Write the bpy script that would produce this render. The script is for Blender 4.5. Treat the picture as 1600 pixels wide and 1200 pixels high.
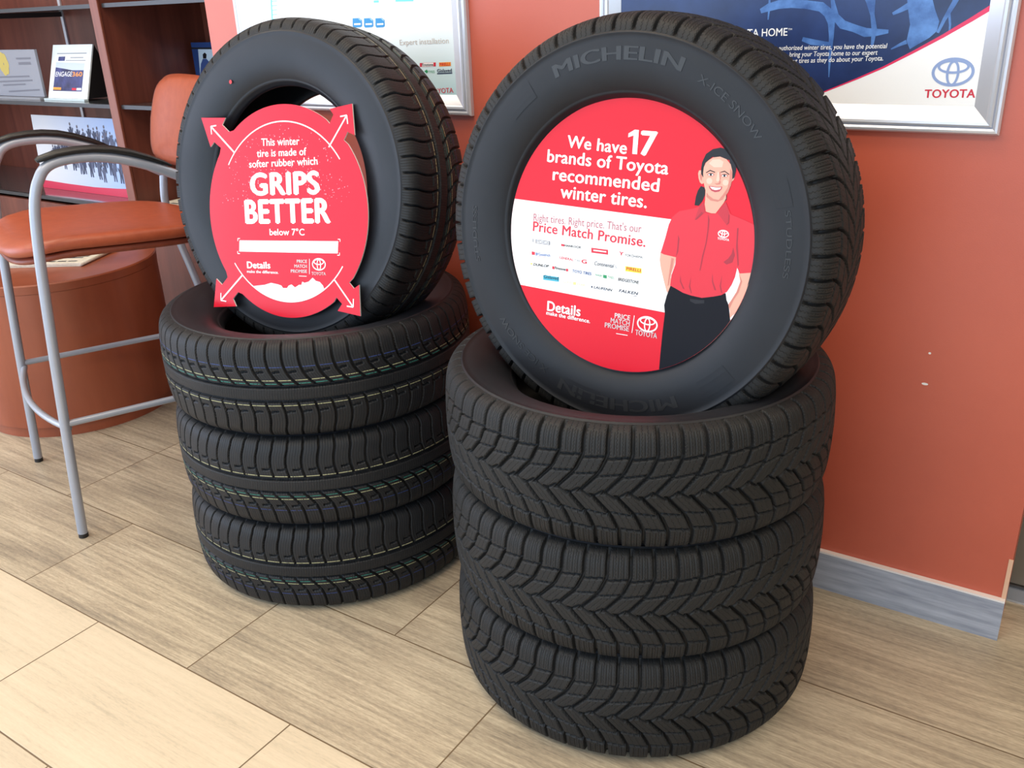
import bpy, bmesh, math, random
import numpy as np
from mathutils import Vector, Matrix
from mathutils.geometry import tessellate_polygon

# ------------------------------------------------------------------ clear
for o in list(bpy.data.objects):
    bpy.data.objects.remove(o, do_unlink=True)
scene = bpy.context.scene
COL = scene.collection
rnd = random.Random(7)

# ------------------------------------------------------------------ camera
F_PX, PITCH, ROLL, YAW, CAM_H = 1415.4, 0.39605, -0.04075, -0.59797, 1.24391
_cy, _sy, _cp, _sp, _cr, _sr = (math.cos(YAW), math.sin(YAW), math.cos(PITCH),
                                math.sin(PITCH), math.cos(ROLL), math.sin(ROLL))
FWD = Vector((_sy * _cp, _cy * _cp, -_sp))
_r0 = Vector((_cy, -_sy, 0)); _u0 = _r0.cross(FWD)
RIGHT = _cr * _r0 + _sr * _u0
UP = -_sr * _r0 + _cr * _u0
CAM = Vector((0, 0, CAM_H))
cd = bpy.data.cameras.new('camera'); cam = bpy.data.objects.new('camera', cd); COL.objects.link(cam)
cd.sensor_width = 36; cd.lens = F_PX / 1600 * 36; cd.clip_start = 0.02
cam.matrix_world = Matrix(((RIGHT.x, UP.x, -FWD.x, CAM.x), (RIGHT.y, UP.y, -FWD.y, CAM.y),
                           (RIGHT.z, UP.z, -FWD.z, CAM.z), (0, 0, 0, 1)))
scene.camera = cam

# ------------------------------------------------------------------ light
scene.view_settings.view_transform = 'Standard'
scene.view_settings.look = 'None'
scene.view_settings.exposure = 0.0
scene.view_settings.gamma = 1.0
scene.view_settings.use_curve_mapping = False
world = bpy.data.worlds.new('sky'); scene.world = world; world.use_nodes = True
world.node_tree.nodes['Background'].inputs[0].default_value = (0.75, 0.86, 1.0, 1)
world.node_tree.nodes['Background'].inputs[1].default_value = 0.35

def area_light(name, loc, target, sx, sy, power, color):
    d = bpy.data.lights.new(name, 'AREA'); d.shape = 'RECTANGLE'; d.size = sx; d.size_y = sy
    d.energy = power; d.color = color
    o = bpy.data.objects.new(name, d); COL.objects.link(o); o.location = loc
    o.rotation_euler = (Vector(target) - Vector(loc)).to_track_quat('-Z', 'Y').to_euler()
    return o
# daylight entering through the showroom glazing behind the camera
area_light('daylight_showroom_glazing', (-2.2, -3.05, 1.50), (-2.2, 0, 1.50), 8.0, 2.8, 200, (0.60, 0.79, 1.0))
area_light('daylight_left_glazing', (-5.95, -1.3, 1.50), (0, -1.3, 1.50), 3.4, 2.8, 135, (0.64, 0.75, 1.0))
# recessed ceiling lamps
for lx, ly in ((-3.4, -0.4), (-1.2, -0.4), (1.0, -0.4), (-3.4, 1.0), (-1.2, 0.9), (1.4, 1.6)):
    area_light('ceiling_lamp_light', (lx, ly, 2.93), (lx, ly, 0), 1.2, 0.6, 23, (1.0, 0.85, 0.65))

# ------------------------------------------------------------------ materials
def s2l(c):
    return tuple(((x / 255) / 12.92 if x / 255 <= 0.04045 else ((x / 255 + 0.055) / 1.055) ** 2.4) for x in c)
_mats = {}
def mat(name, rgb, rough=0.5, metal=0.0, spec=0.5, lin=False, coat=0.0):
    if name in _mats: return _mats[name]
    m = bpy.data.materials.new(name); m.use_nodes = True
    b = m.node_tree.nodes['Principled BSDF']
    c = rgb if lin else s2l(rgb)
    b.inputs['Base Color'].default_value = (*c, 1)
    b.inputs['Roughness'].default_value = rough
    b.inputs['Metallic'].default_value = metal
    b.inputs['Specular IOR Level'].default_value = spec
    if coat: b.inputs['Coat Weight'].default_value = coat; b.inputs['Coat Roughness'].default_value = 0.08
    _mats[name] = m
    return m
def nodes(m): return m.node_tree.nodes, m.node_tree.links, m.node_tree.nodes['Principled BSDF']
def N(nt, typ, **kw):
    n = nt.new(typ)
    for k, v in kw.items(): setattr(n, k, v)
    return n
def mathn(nt, lk, op, a, b=None, c=None):
    n = nt.new('ShaderNodeMath'); n.operation = op
    for i, x in enumerate((a, b, c)):
        if x is None: continue
        if isinstance(x, (int, float)): n.inputs[i].default_value = x
        else: lk.new(x, n.inputs[i])
    return n.outputs[0]
def noise_mix(m, c1, c2, scale, coords='Object', detail=6, rough=0.6, lo=0.35, hi=0.65, bump=0.0, dist=0.0):
    nt, lk, b = nodes(m)
    tc = N(nt, 'ShaderNodeTexCoord'); mp = N(nt, 'ShaderNodeMapping'); mp.inputs['Scale'].default_value = scale
    lk.new(tc.outputs[coords], mp.inputs[0])
    nz = N(nt, 'ShaderNodeTexNoise'); nz.inputs['Scale'].default_value = 1; nz.inputs['Detail'].default_value = detail
    nz.inputs['Roughness'].default_value = rough; nz.inputs['Distortion'].default_value = dist
    lk.new(mp.outputs[0], nz.inputs['Vector'])
    cr = N(nt, 'ShaderNodeValToRGB'); cr.color_ramp.elements[0].position = lo; cr.color_ramp.elements[1].position = hi
    cr.color_ramp.elements[0].color = (*c1, 1); cr.color_ramp.elements[1].color = (*c2, 1)
    lk.new(nz.outputs['Fac'], cr.inputs[0]); lk.new(cr.outputs[0], b.inputs['Base Color'])
    if bump:
        bp = N(nt, 'ShaderNodeBump'); bp.inputs['Strength'].default_value = 1; bp.inputs['Distance'].default_value = bump
        lk.new(nz.outputs['Fac'], bp.inputs['Height']); lk.new(bp.outputs[0], b.inputs['Normal'])
    return m

# floor tiles: 12x24 inch vein-cut porcelain, running bond, a paler course of tile in front
ROW0, TW, TL, JX = 0.8607, 0.3048, 0.6096, -2.041
def floor_material():
    m = bpy.data.materials.new('vein cut porcelain tile'); m.use_nodes = True
    nt, lk, b = nodes(m)
    tc = N(nt, 'ShaderNodeTexCoord'); sp = N(nt, 'ShaderNodeSeparateXYZ'); lk.new(tc.outputs['Object'], sp.inputs[0])
    x, y = sp.outputs[0], sp.outputs[1]
    rowf = mathn(nt, lk, 'MINIMUM', mathn(nt, lk, 'DIVIDE', mathn(nt, lk, 'SUBTRACT', y, ROW0), TW), 2.9)
    row = mathn(nt, lk, 'FLOOR', rowf); fy = mathn(nt, lk, 'SUBTRACT', rowf, row)
    par = mathn(nt, lk, 'MAXIMUM', mathn(nt, lk, 'PINGPONG', row, 1.0), mathn(nt, lk, 'GREATER_THAN', row, 0.5))
    xs = mathn(nt, lk, 'DIVIDE', mathn(nt, lk, 'SUBTRACT', x, JX), TL)
    xs = mathn(nt, lk, 'SUBTRACT', xs, mathn(nt, lk, 'MULTIPLY', par, 0.5))
    colf = mathn(nt, lk, 'FLOOR', xs); fx = mathn(nt, lk, 'SUBTRACT', xs, colf)
    dx = mathn(nt, lk, 'MULTIPLY', mathn(nt, lk, 'MINIMUM', fx, mathn(nt, lk, 'SUBTRACT', 1.0, fx)), TL)
    dy = mathn(nt, lk, 'MULTIPLY', mathn(nt, lk, 'MINIMUM', fy, mathn(nt, lk, 'SUBTRACT', 1.0, fy)), TW)
    d = mathn(nt, lk, 'MINIMUM', dx, dy)
    gm = N(nt, 'ShaderNodeMapRange'); gm.inputs[1].default_value = 0.0011; gm.inputs[2].default_value = 0.0019
    lk.new(d, gm.inputs[0]); tile = gm.outputs[0]
    # per tile random offset for the veins
    cb = N(nt, 'ShaderNodeCombineXYZ'); lk.new(colf, cb.inputs[0]); lk.new(row, cb.inputs[1])
    wn = N(nt, 'ShaderNodeTexWhiteNoise'); wn.noise_dimensions = '2D'; lk.new(cb.outputs[0], wn.inputs[0])
    off = mathn(nt, lk, 'MULTIPLY', wn.outputs[0], 37.0)
    vv = N(nt, 'ShaderNodeCombineXYZ')
    lk.new(mathn(nt, lk, 'MULTIPLY_ADD', x, 4.5, off), vv.inputs[0]); lk.new(mathn(nt, lk, 'MULTIPLY_ADD', y, 95.0, off), vv.inputs[1]); lk.new(off, vv.inputs[2])
    n1 = N(nt, 'ShaderNodeTexNoise'); n1.inputs['Scale'].default_value = 1.0; n1.inputs['Detail'].default_value = 5; n1.inputs['Roughness'].default_value = 0.70
    lk.new(vv.outputs[0], n1.inputs['Vector'])
    v2 = N(nt, 'ShaderNodeCombineXYZ')
    lk.new(mathn(nt, lk, 'MULTIPLY_ADD', x, 2.4, off), v2.inputs[0]); lk.new(mathn(nt, lk, 'MULTIPLY_ADD', y, 12.0, off), v2.inputs[1])
    n2 = N(nt, 'ShaderNodeTexNoise'); n2.inputs['Scale'].default_value = 1.0; n2.inputs['Detail'].default_value = 3
    lk.new(v2.outputs[0], n2.inputs['Vector'])
    v3 = N(nt, 'ShaderNodeCombineXYZ')
    lk.new(mathn(nt, lk, 'MULTIPLY', x, 60.0), v3.inputs[0]); lk.new(mathn(nt, lk, 'MULTIPLY', y, 320.0), v3.inputs[1])
    n3 = N(nt, 'ShaderNodeTexNoise'); n3.inputs['Scale'].default_value = 1.0; n3.inputs['Detail'].default_value = 3; n3.inputs['Roughness'].default_value = 0.7
    lk.new(v3.outputs[0], n3.inputs['Vector'])
    s = mathn(nt, lk, 'ADD', mathn(nt, lk, 'MULTIPLY', n1.outputs['Fac'], 0.55), mathn(nt, lk, 'MULTIPLY', n2.outputs['Fac'], 0.30))
    s = mathn(nt, lk, 'ADD', s, mathn(nt, lk, 'MULTIPLY', n3.outputs['Fac'], 0.33))
    cr = N(nt, 'ShaderNodeValToRGB'); e = cr.color_ramp.elements
    e[0].position = 0.44; e[0].color = (*s2l((132, 121, 105)), 1)
    e[1].position = 0.74; e[1].color = (*s2l((206, 191, 164)), 1)
    k = cr.color_ramp.elements.new(0.58); k.color = (*s2l((170, 155, 132)), 1)
    lk.new(s, cr.inputs[0])
    cr2 = N(nt, 'ShaderNodeValToRGB'); e = cr2.color_ramp.elements
    e[0].position = 0.42; e[0].color = (*s2l((186, 172, 148)), 1)
    e[1].position = 0.68; e[1].color = (*s2l((216, 199, 172)), 1)
    k = cr2.color_ramp.elements.new(0.54); k.color = (*s2l((206, 190, 163)), 1)
    lk.new(s, cr2.inputs[0])
    pale = mathn(nt, lk, 'LESS_THAN', row, -0.5)
    mx = N(nt, 'ShaderNodeMixRGB'); lk.new(pale, mx.inputs[0]); lk.new(cr.outputs[0], mx.inputs[1]); lk.new(cr2.outputs[0], mx.inputs[2])
    hv = N(nt, 'ShaderNodeHueSaturation'); lk.new(mx.outputs[0], hv.inputs['Color'])
    lk.new(mathn(nt, lk, 'MULTIPLY_ADD', wn.outputs[0], 0.14, 0.93), hv.inputs['Value'])
    mg = N(nt, 'ShaderNodeMixRGB'); lk.new(tile, mg.inputs[0]); mg.inputs[1].default_value = (*s2l((112, 92, 68)), 1); lk.new(hv.outputs[0], mg.inputs[2])
    lk.new(mg.outputs[0], b.inputs['Base Color'])
    b.inputs['Roughness'].default_value = 0.42
    bp = N(nt, 'ShaderNodeBump'); bp.inputs['Distance'].default_value = 0.0012; bp.inputs['Strength'].default_value = 0.6
    lk.new(mathn(nt, lk, 'ADD', tile, mathn(nt, lk, 'MULTIPLY', n3.outputs['Fac'], 0.12)), bp.inputs['Height']); lk.new(bp.outputs[0], b.inputs['Normal'])
    return m
def wall_material():
    m = mat('terracotta wall paint', (196, 92, 66), 0.42, spec=0.75)
    noise_mix(m, s2l((190, 86, 61)), s2l((196, 91, 65)), (3, 3, 3), bump=0.0)
    nt, lk, b = nodes(m)
    tc = N(nt, 'ShaderNodeTexCoord')
    nz = N(nt, 'ShaderNodeTexNoise'); nz.inputs['Scale'].default_value = 420; nz.inputs['Detail'].default_value = 2
    lk.new(tc.outputs['Object'], nz.inputs['Vector'])
    bp = N(nt, 'ShaderNodeBump'); bp.inputs['Strength'].default_value = 0.25; bp.inputs['Distance'].default_value = 0.0006
    lk.new(nz.outputs['Fac'], bp.inputs['Height']); lk.new(bp.outputs[0], b.inputs['Normal'])
    # two chips of paint knocked off the wall
    base = b.inputs['Base Color'].links[0].from_socket
    cur = base
    for (cx, cz, rx, rz) in ((-0.247, 0.528, 0.006, 0.0025), (-0.2465, 0.5925, 0.0025, 0.0022)):
        sp = N(nt, 'ShaderNodeSeparateXYZ'); lk.new(tc.outputs['Object'], sp.inputs[0])
        a = mathn(nt, lk, 'POWER', mathn(nt, lk, 'ABSOLUTE', mathn(nt, lk, 'DIVIDE', mathn(nt, lk, 'SUBTRACT', sp.outputs[0], cx), rx)), 2.0)
        c = mathn(nt, lk, 'POWER', mathn(nt, lk, 'ABSOLUTE', mathn(nt, lk, 'DIVIDE', mathn(nt, lk, 'SUBTRACT', sp.outputs[2], cz), rz)), 2.0)
        f = mathn(nt, lk, 'LESS_THAN', mathn(nt, lk, 'ADD', a, c), 1.0)
        mx = N(nt, 'ShaderNodeMixRGB'); lk.new(f, mx.inputs[0]); lk.new(cur, mx.inputs[1]); mx.inputs[2].default_value = (0.85, 0.8, 0.75, 1)
        cur = mx.outputs[0]
    lk.new(cur, b.inputs['Base Color'])
    return m
def rubber(name, base, rough, sipe=None):
    m = mat(name, base, rough, spec=0.36, lin=True)
    noise_mix(m, tuple(c * 0.85 for c in base), tuple(c * 1.25 for c in base), (9, 9, 9), lo=0.3, hi=0.7)
    nt, lk, b = nodes(m)
    if sipe:
        uv = N(nt, 'ShaderNodeUVMap'); sp = N(nt, 'ShaderNodeSeparateXYZ'); lk.new(uv.outputs[0], sp.inputs[0])
        f = mathn(nt, lk, 'FRACT', mathn(nt, lk, 'MULTIPLY', sp.outputs[0], sipe))
        wob = mathn(nt, lk, 'MULTIPLY', mathn(nt, lk, 'PINGPONG', mathn(nt, lk, 'MULTIPLY', sp.outputs[1], 0.33), 1.0), 0.22)
        d = mathn(nt, lk, 'ABSOLUTE', mathn(nt, lk, 'SUBTRACT', mathn(nt, lk, 'ADD', f, wob), 0.6))
        mr = N(nt, 'ShaderNodeMapRange'); mr.inputs[1].default_value = 0.03; mr.inputs[2].default_value = 0.11
        lk.new(d, mr.inputs[0])
        bp = N(nt, 'ShaderNodeBump'); bp.inputs['Strength'].default_value = 0.9; bp.inputs['Distance'].default_value = 0.0012
        lk.new(mr.outputs[0], bp.inputs['Height']); lk.new(bp.outputs[0], b.inputs['Normal'])
    return m
M_FLOOR = floor_material(); M_WALL = wall_material()
M_CEIL = mat('white ceiling', (225, 222, 215), 0.8)
M_WHITEWALL = mat('off white wall', (205, 200, 192), 0.8)
M_BASEB = noise_mix(mat('blue grey tile skirting', (135, 138, 146), 0.42), s2l((142, 146, 158)), s2l((186, 189, 198)), (5, 5, 60), lo=0.35, hi=0.68)
M_ALU = mat('satin aluminium', (212, 214, 222), 0.30, metal=0.45)
M_TRIM = mat('pale metal edge strip', (238, 230, 224), 0.4)
M_RUB_A = rubber('studless winter tread rubber', (0.0118, 0.0118, 0.0120), 0.62, 4.0)
M_RUB_B = rubber('siped winter tread rubber', (0.0108, 0.0114, 0.0130), 0.55, 6.0)
M_SIDE_A = rubber('matte sidewall rubber', (0.0085, 0.0093, 0.0125), 0.52)
M_SIDE_B = rubber('satin sidewall rubber', (0.0115, 0.0128, 0.0175), 0.46)
M_LINER = mat('inner liner rubber', (0.010, 0.010, 0.011), 0.6, lin=True)
M_LETTER = mat('raised sidewall lettering', (0.019, 0.0195, 0.0215), 0.45, lin=True)
M_WOOD = noise_mix(mat('red mahogany veneer', (112, 58, 44), 0.34), s2l((92, 46, 36)), s2l((128, 70, 54)), (14, 14, 1.1), lo=0.3, hi=0.7, dist=0.6)
M_EDGE = noise_mix(mat('light cherry edge banding', (124, 68, 50), 0.38), s2l((116, 60, 44)), s2l((134, 76, 56)), (30, 30, 2))
M_DRUM = noise_mix(mat('cherry laminate', (150, 76, 50), 0.33), s2l((132, 64, 40)), s2l((160, 84, 55)), (7, 7, 1.5), lo=0.3, hi=0.7)
M_SEAT = noise_mix(mat('burnt orange vinyl', (162, 76, 46), 0.42), s2l((156, 72, 44)), s2l((166, 80, 50)), (40, 40, 40), bump=0.0002)
M_SILVER = mat('silver powder coat', (160, 165, 177), 0.34, metal=0.3)
M_BLACKPL = mat('black soft plastic', (24, 23, 24), 0.45)
M_RED = mat('glossy red print', (216, 10, 36), 0.36, spec=0.32)
M_REDCARD = mat('glossy red card print', (216, 12, 40), 0.22, spec=0.32)
M_WHITE = mat('white print', (245, 245, 245), 0.35)
M_CARD = mat('white card edge', (235, 230, 228), 0.5)
M_REDTXT = mat('red ink', (205, 28, 52), 0.4)
M_PINKTXT = mat('thin rose ink', (178, 92, 106), 0.4)
M_NAVYINK = mat('navy ink', (32, 40, 72), 0.4)
M_BLACKINK = mat('black ink', (30, 30, 34), 0.4)
M_GREYINK = mat('grey ink', (150, 150, 155), 0.5)
M_TANINK = mat('tan ink', (196, 186, 178), 0.5)
M_BLUEINK = mat('blue ink', (30, 90, 165), 0.4)
M_SKYINK = mat('bright blue ink', (25, 140, 205), 0.4)
M_CYANINK = mat('cyan ink', (60, 170, 195), 0.4)
M_GREENINK = mat('green ink', (30, 140, 85), 0.4)
M_YELLOW = mat('yellow ink', (250, 205, 40), 0.4)
M_PALEYEL = mat('pale yellow ink', (228, 220, 140), 0.4)
M_ORANGE = mat('orange ink', (238, 150, 50), 0.4)
M_SKIN = mat('printed skin', (226, 160, 138), 0.35)
M_SKIN2 = mat('printed skin deep tone', (196, 120, 104), 0.35)
M_SKINL = mat('printed skin light tone', (240, 186, 166), 0.35)
M_HAIR = mat('printed dark hair', (22, 17, 22), 0.4, spec=0.35)
M_SHIRT = mat('printed red shirt', (208, 20, 40), 0.35)
M_SHIRTD = mat('printed red shirt fold', (158, 14, 34), 0.35)
M_SHIRTC = mat('printed red collar', (184, 20, 38), 0.35)
M_TROUS = mat('printed charcoal trousers', (15, 14, 22), 0.45, spec=0.18)
M_LIP = mat('printed lips', (178, 62, 70), 0.35)
M_NEWS = noise_mix(mat('newsprint', (222, 212, 192), 0.8), s2l((214, 204, 184)), s2l((230, 220, 202)), (60, 60, 60))
M_NEWSPIC = mat('newsprint photo grey', (112, 106, 98), 0.8)

# ------------------------------------------------------------------ mesh helpers
def link_mesh(name, verts, faces, m, parent=None, uv=None, smooth=False, mats=None, midx=None):
    me = bpy.data.meshes.new(name)
    off = Vector((0, 0, 0))
    if parent is not None and parent.get('_world', 0):
        off = root_loc(parent)
    me.from_pydata([tuple(Vector(v) - off) for v in verts], [], faces)
    for mm in (mats or [m]): me.materials.append(mm)
    if midx is not None: me.polygons.foreach_set('material_index', midx)
    if smooth: me.polygons.foreach_set('use_smooth', [True] * len(me.polygons))
    me.update()
    o = bpy.data.objects.new(name, me); COL.objects.link(o)
    if parent is not None:
        o.parent = parent
        if parent.get('_world', 0): o['_world'] = 2
    return o
def root_loc(p):
    l = Vector(p.location)
    while p.parent is not None:
        p = p.parent; l = l + Vector(p.location)
    return l
def tag(o, label=None, cat=None, group=None, kind=None):
    if label: o['label'] = label
    if cat: o['category'] = cat
    if group: o['group'] = group
    if kind: o['kind'] = kind
    return o
def thing(name, loc, label, cat, group=None, world=True):
    o = bpy.data.objects.new(name, None); o.empty_display_size = 0.05
    COL.objects.link(o); o.location = loc
    if world: o['_world'] = 1
    return tag(o, label, cat, group)
class MB:
    def __init__(s): s.v = []; s.f = []; s.i = []; s.k = 0; s.n = 0
    def lift(s, h): s.n += 1; return h + min(s.n, 40) * 4e-6
    def add(s, verts, faces):
        b = len(s.v); s.v += [tuple(x) for x in verts]
        s.f += [tuple(b + j for j in f) for f in faces]; s.i += [s.k] * len(faces)
        return s
    def box(s, x0, x1, y0, y1, z0, z1):
        v = [(x, y, z) for z in (z0, z1) for y in (y0, y1) for x in (x0, x1)]
        return s.add(v, [(0, 2, 3, 1), (4, 5, 7, 6), (0, 1, 5, 4), (2, 6, 7, 3), (0, 4, 6, 2), (1, 3, 7, 5)])
    def tube(s, pts, r, n=14, caps=True, flat=1.0):
        pts = [Vector(p) for p in pts]; rings = []
        for i, p in enumerate(pts):
            t = (pts[min(i + 1, len(pts) - 1)] - pts[max(i - 1, 0)]).normalized()
            a = t.cross(Vector((0, 0, 1)));
            if a.length < 1e-3: a = t.cross(Vector((0, 1, 0)))
            a.normalize()
            if i and a.dot(pa) < 0: a = -a
            pa = a; b = t.cross(a)
            rr = r[i] if isinstance(r, (list, tuple)) else r
            rings.append([p + rr * (math.cos(2 * math.pi * j / n) * a + flat * math.sin(2 * math.pi * j / n) * b) for j in range(n)])
        v = [q for R in rings for q in R]; f = []
        for i in range(len(rings) - 1):
            for j in range(n):
                f.append((i * n + j, i * n + (j + 1) % n, (i + 1) * n + (j + 1) % n, (i + 1) * n + j))
        if caps:
            f.append(tuple(range(n - 1, -1, -1))); f.append(tuple((len(rings) - 1) * n + j for j in range(n)))
        return s.add(v, f)
    def lathe(s, prof, n=96, closed=False):
        v = [(r * math.cos(2 * math.pi * j / n), r * math.sin(2 * math.pi * j / n), z) for (r, z) in prof for j in range(n)]
        f = []; m = len(prof)
        for i in range(m if closed else m - 1):
            i2 = (i + 1) % m
            for j in range(n):
                f.append((i * n + j, i * n + (j + 1) % n, i2 * n + (j + 1) % n, i2 * n + j))
        return s.add(v, f)
    def poly(s, pts):           # flat polygon, triangulated
        pts = [Vector(p) for p in pts]
        if len(pts) < 3: return s
        tri = tessellate_polygon([pts])
        return s.add(pts, [tuple(t) for t in tri])
    def build(s, name, m, parent=None, smooth=False, mats=None):
        return link_mesh(name, s.v, s.f, m, parent, smooth=smooth, mats=mats, midx=s.i if mats else None)
def smooth_by_angle(o, deg=40):
    me = o.data
    me.polygons.foreach_set('use_smooth', [True] * len(me.polygons))
    bm = bmesh.new(); bm.from_mesh(me)
    lim = math.radians(deg)
    for e in bm.edges:
        if len(e.link_faces) == 2 and e.calc_face_angle(0) > lim: e.smooth = False
    bm.to_mesh(me); bm.free()
def bevel(o, w, seg=2):
    md = o.modifiers.new('bevel', 'BEVEL'); md.width = w; md.segments = seg; md.limit_method = 'ANGLE'
    return o
def fix_normals(o):
    bm = bmesh.new(); bm.from_mesh(o.data); bmesh.ops.recalc_face_normals(bm, faces=bm.faces); bm.to_mesh(o.data); bm.free()
    return o

# planes of printed things: a real plane in the room, measured off the photograph once
def ray(px, py):
    return ((px - 800) / F_PX) * RIGHT - ((py - 600) / F_PX) * UP + FWD
class Plane:
    def __init__(s, O, Nn):
        s.O = Vector(O); s.N = Vector(Nn).normalized()
        s.U = Vector((0, 0, 1)).cross(s.N).normalized(); s.V = s.N.cross(s.U)
    def uv(s, p):
        d = ray(*p); t = (s.O - CAM).dot(s.N) / d.dot(s.N); X = CAM + t * d - s.O
        return (X.dot(s.U), X.dot(s.V))
    def at(s, uv, h=0.0):
        return s.O + uv[0] * s.U + uv[1] * s.V + h * s.N
def clip_convex(poly, conv):
    out = list(poly); n = len(conv)
    for i in range(n):
        ax, ay = conv[i]; bx, by = conv[(i + 1) % n]
        def ins(p): return (bx - ax) * (p[1] - ay) - (by - ay) * (p[0] - ax) >= 0
        def cut(p, q):
            d1 = (bx - ax) * (p[1] - ay) - (by - ay) * (p[0] - ax); d2 = (bx - ax) * (q[1] - ay) - (by - ay) * (q[0] - ax)
            t = d1 / (d1 - d2); return (p[0] + t * (q[0] - p[0]), p[1] + t * (q[1] - p[1]))
        res = []
        for j in range(len(out)):
            p, q = out[j - 1], out[j]
            if ins(q):
                if not ins(p): res.append(cut(p, q))
                res.append(q)
            elif ins(p): res.append(cut(p, q))
        out = res
        if not out: return []
    return out
_txt = {}
def text_mesh(s, bold=0.0, shear=0.0, space=0.0):
    key = (s, bold, shear, space)
    if key in _txt: return _txt[key]
    c = bpy.data.curves.new('tmp', 'FONT'); c.body = s; c.size = 1.0; c.offset = bold; c.shear = shear; c.resolution_u = 4
    c.space_character = 1.0 + space * 1.4
    o = bpy.data.objects.new('tmp', c); COL.objects.link(o)
    dg = bpy.context.evaluated_depsgraph_get(); dg.update()
    me = bpy.data.meshes.new_from_object(o.evaluated_get(dg))
    v = [(p.co.x, p.co.y) for p in me.vertices]; f = [tuple(p.vertices) for p in me.polygons]
    bpy.data.objects.remove(o); bpy.data.curves.remove(c); bpy.data.meshes.remove(me)
    _txt[key] = (v, f); return v, f
def put_text(mb, pl, s, bl, br, hpx, h=0.0006, bold=0.0, shear=0.0, clip=None):
    """lay a line of print on plane pl from baseline-left to baseline-right pixel; hpx = ascender height in pixels"""
    v, f = text_mesh(s, 0.0, shear, bold)
    A = Vector(pl.uv(bl)); B = Vector(pl.uv(br)); X = (B - A); w = X.length; X.normalize(); Y = Vector((-X.y, X.x))
    mid = ((bl[0] + br[0]) / 2, (bl[1] + br[1]) / 2)
    up = Vector(pl.uv((mid[0], mid[1] - hpx))) - Vector(pl.uv(mid)); hh = abs(up.dot(Y))
    x0 = min(p[0] for p in v); x1 = max(p[0] for p in v); y1 = max(p[1] for p in v)
    sx = w / (x1 - x0); sy = hh / y1
    shifts = [(0, 0)] if not bold else [(-bold, 0), (bold, 0), (0, -bold * 0.6), (0, bold * 0.6), (0, 0)]
    for bx, by in shifts:
        hz = mb.lift(h)
        mb.add([pl.at(A + X * ((p[0] + bx - x0) * sx) + Y * ((p[1] + by) * sy), hz) for p in v], f)
def put_poly(mb, pl, pix, h=0.0004, clip=None):
    q = [pl.uv(p) for p in pix]
    if clip: q = clip_convex(q, clip)
    if len(q) >= 3:
        hz = mb.lift(h); mb.poly([pl.at(p, hz) for p in q])
def put_line(mb, pl, pix, wpx, h=0.0005):
    q = [Vector(pl.uv(p)) for p in pix]
    dm = (Vector(pl.uv((pix[0][0] + 1, pix[0][1]))) - Vector(pl.uv(pix[0]))).length
    ws = wpx if isinstance(wpx, (list, tuple)) else [wpx] * len(q)
    L, Rr = [], []
    for i in range(len(q)):
        t = (q[min(i + 1, len(q) - 1)] - q[max(i - 1, 0)]).normalized(); nrm = Vector((-t.y, t.x)) * dm * ws[i] / 2
        L.append(q[i] + nrm); Rr.append(q[i] - nrm)
    n = len(q); h = mb.lift(h)
    mb.add([pl.at(p, h) for p in L + Rr], [(i, i + 1, n + i + 1, n + i) for i in range(n - 1)])
def ring(mb, pl, c, ex, ey, rx, ry, w, h, n=40, a0=0, a1=2 * math.pi, w2=None):
    pts = []; w2 = w if w2 is None else w2
    for k in range(n + 1):
        a = a0 + (a1 - a0) * k / n
        for s_ in (1, -1):
            pts.append(pl.at(c + ex * ((rx + s_ * w / 2) * math.cos(a)) + ey * ((ry + s_ * w2 / 2) * math.sin(a)), h))
    mb.add(pts, [(2 * k, 2 * k + 2, 2 * k + 3, 2 * k + 1) for k in range(n)])
def emblem(mb, pl, cpx, dirpx, rxpx, rypx, wpx, h=0.0006):
    """three overlapping oval rings"""
    C = Vector(pl.uv(cpx)); X = Vector(pl.uv(dirpx)) - C; X.normalize(); Y = Vector((-X.y, X.x))
    kx = abs((Vector(pl.uv((cpx[0] + rxpx, cpx[1]))) - C).length); 
    ky = abs((Vector(pl.uv((cpx[0], cpx[1] - rypx))) - C).dot(Y))
    w = kx * wpx / rxpx
    ring(mb, pl, C, X, Y, kx, ky, w, h)
    ring(mb, pl, C + Y * ky * 0.42, X, Y, kx * 0.74, ky * 0.46, w * 0.85, h + 0.00005)
    ring(mb, pl, C - Y * ky * 0.08, X, Y, kx * 0.27, ky * 0.9, w * 0.85, h + 0.0001)

# ------------------------------------------------------------------ room
def struct(name, mb, m): return tag(mb.build(name, m), kind='structure')
struct('floor', MB().box(-6.2, 4.2, -3.4, 4.2, -0.10, 0.0), M_FLOOR)
struct('ceiling', MB().box(-6.2, 4.2, -3.4, 4.2, 3.0, 3.1), M_CEIL)
WX0, WX1, WY = -2.20, -0.040, 1.800
struct('wall_back', MB().box(WX0, WX1, WY, WY + 0.12, 0, 3.0), M_WALL)
struct('wall_alcove', MB().box(-6.2, WX0, 2.62, 2.72, 0, 3.0), M_WHITEWALL)
struct('wall_return', MB().box(WX0, WX0 + 0.12, WY + 0.12, 2.72, 0, 3.0), M_WHITEWALL)
struct('wall_far', MB().box(WX0 + 0.12, 4.2, 4.1, 4.2, 0, 3.0), M_WHITEWALL)
struct('wall_left', MB().box(-6.2, -6.1, -3.4, 2.62, 0, 3.0), M_WHITEWALL)
struct('wall_right', MB().box(4.1, 4.2, -3.4, 4.1, 0, 3.0), M_WHITEWALL)
wf = MB().box(-6.1, 4.1, -3.4, -3.3, 0, 0.09).box(-6.1, 4.1, -3.4, -3.3, 2.95, 3.0)
struct('wall_front', wf, M_WHITEWALL)
mul = MB()
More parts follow.
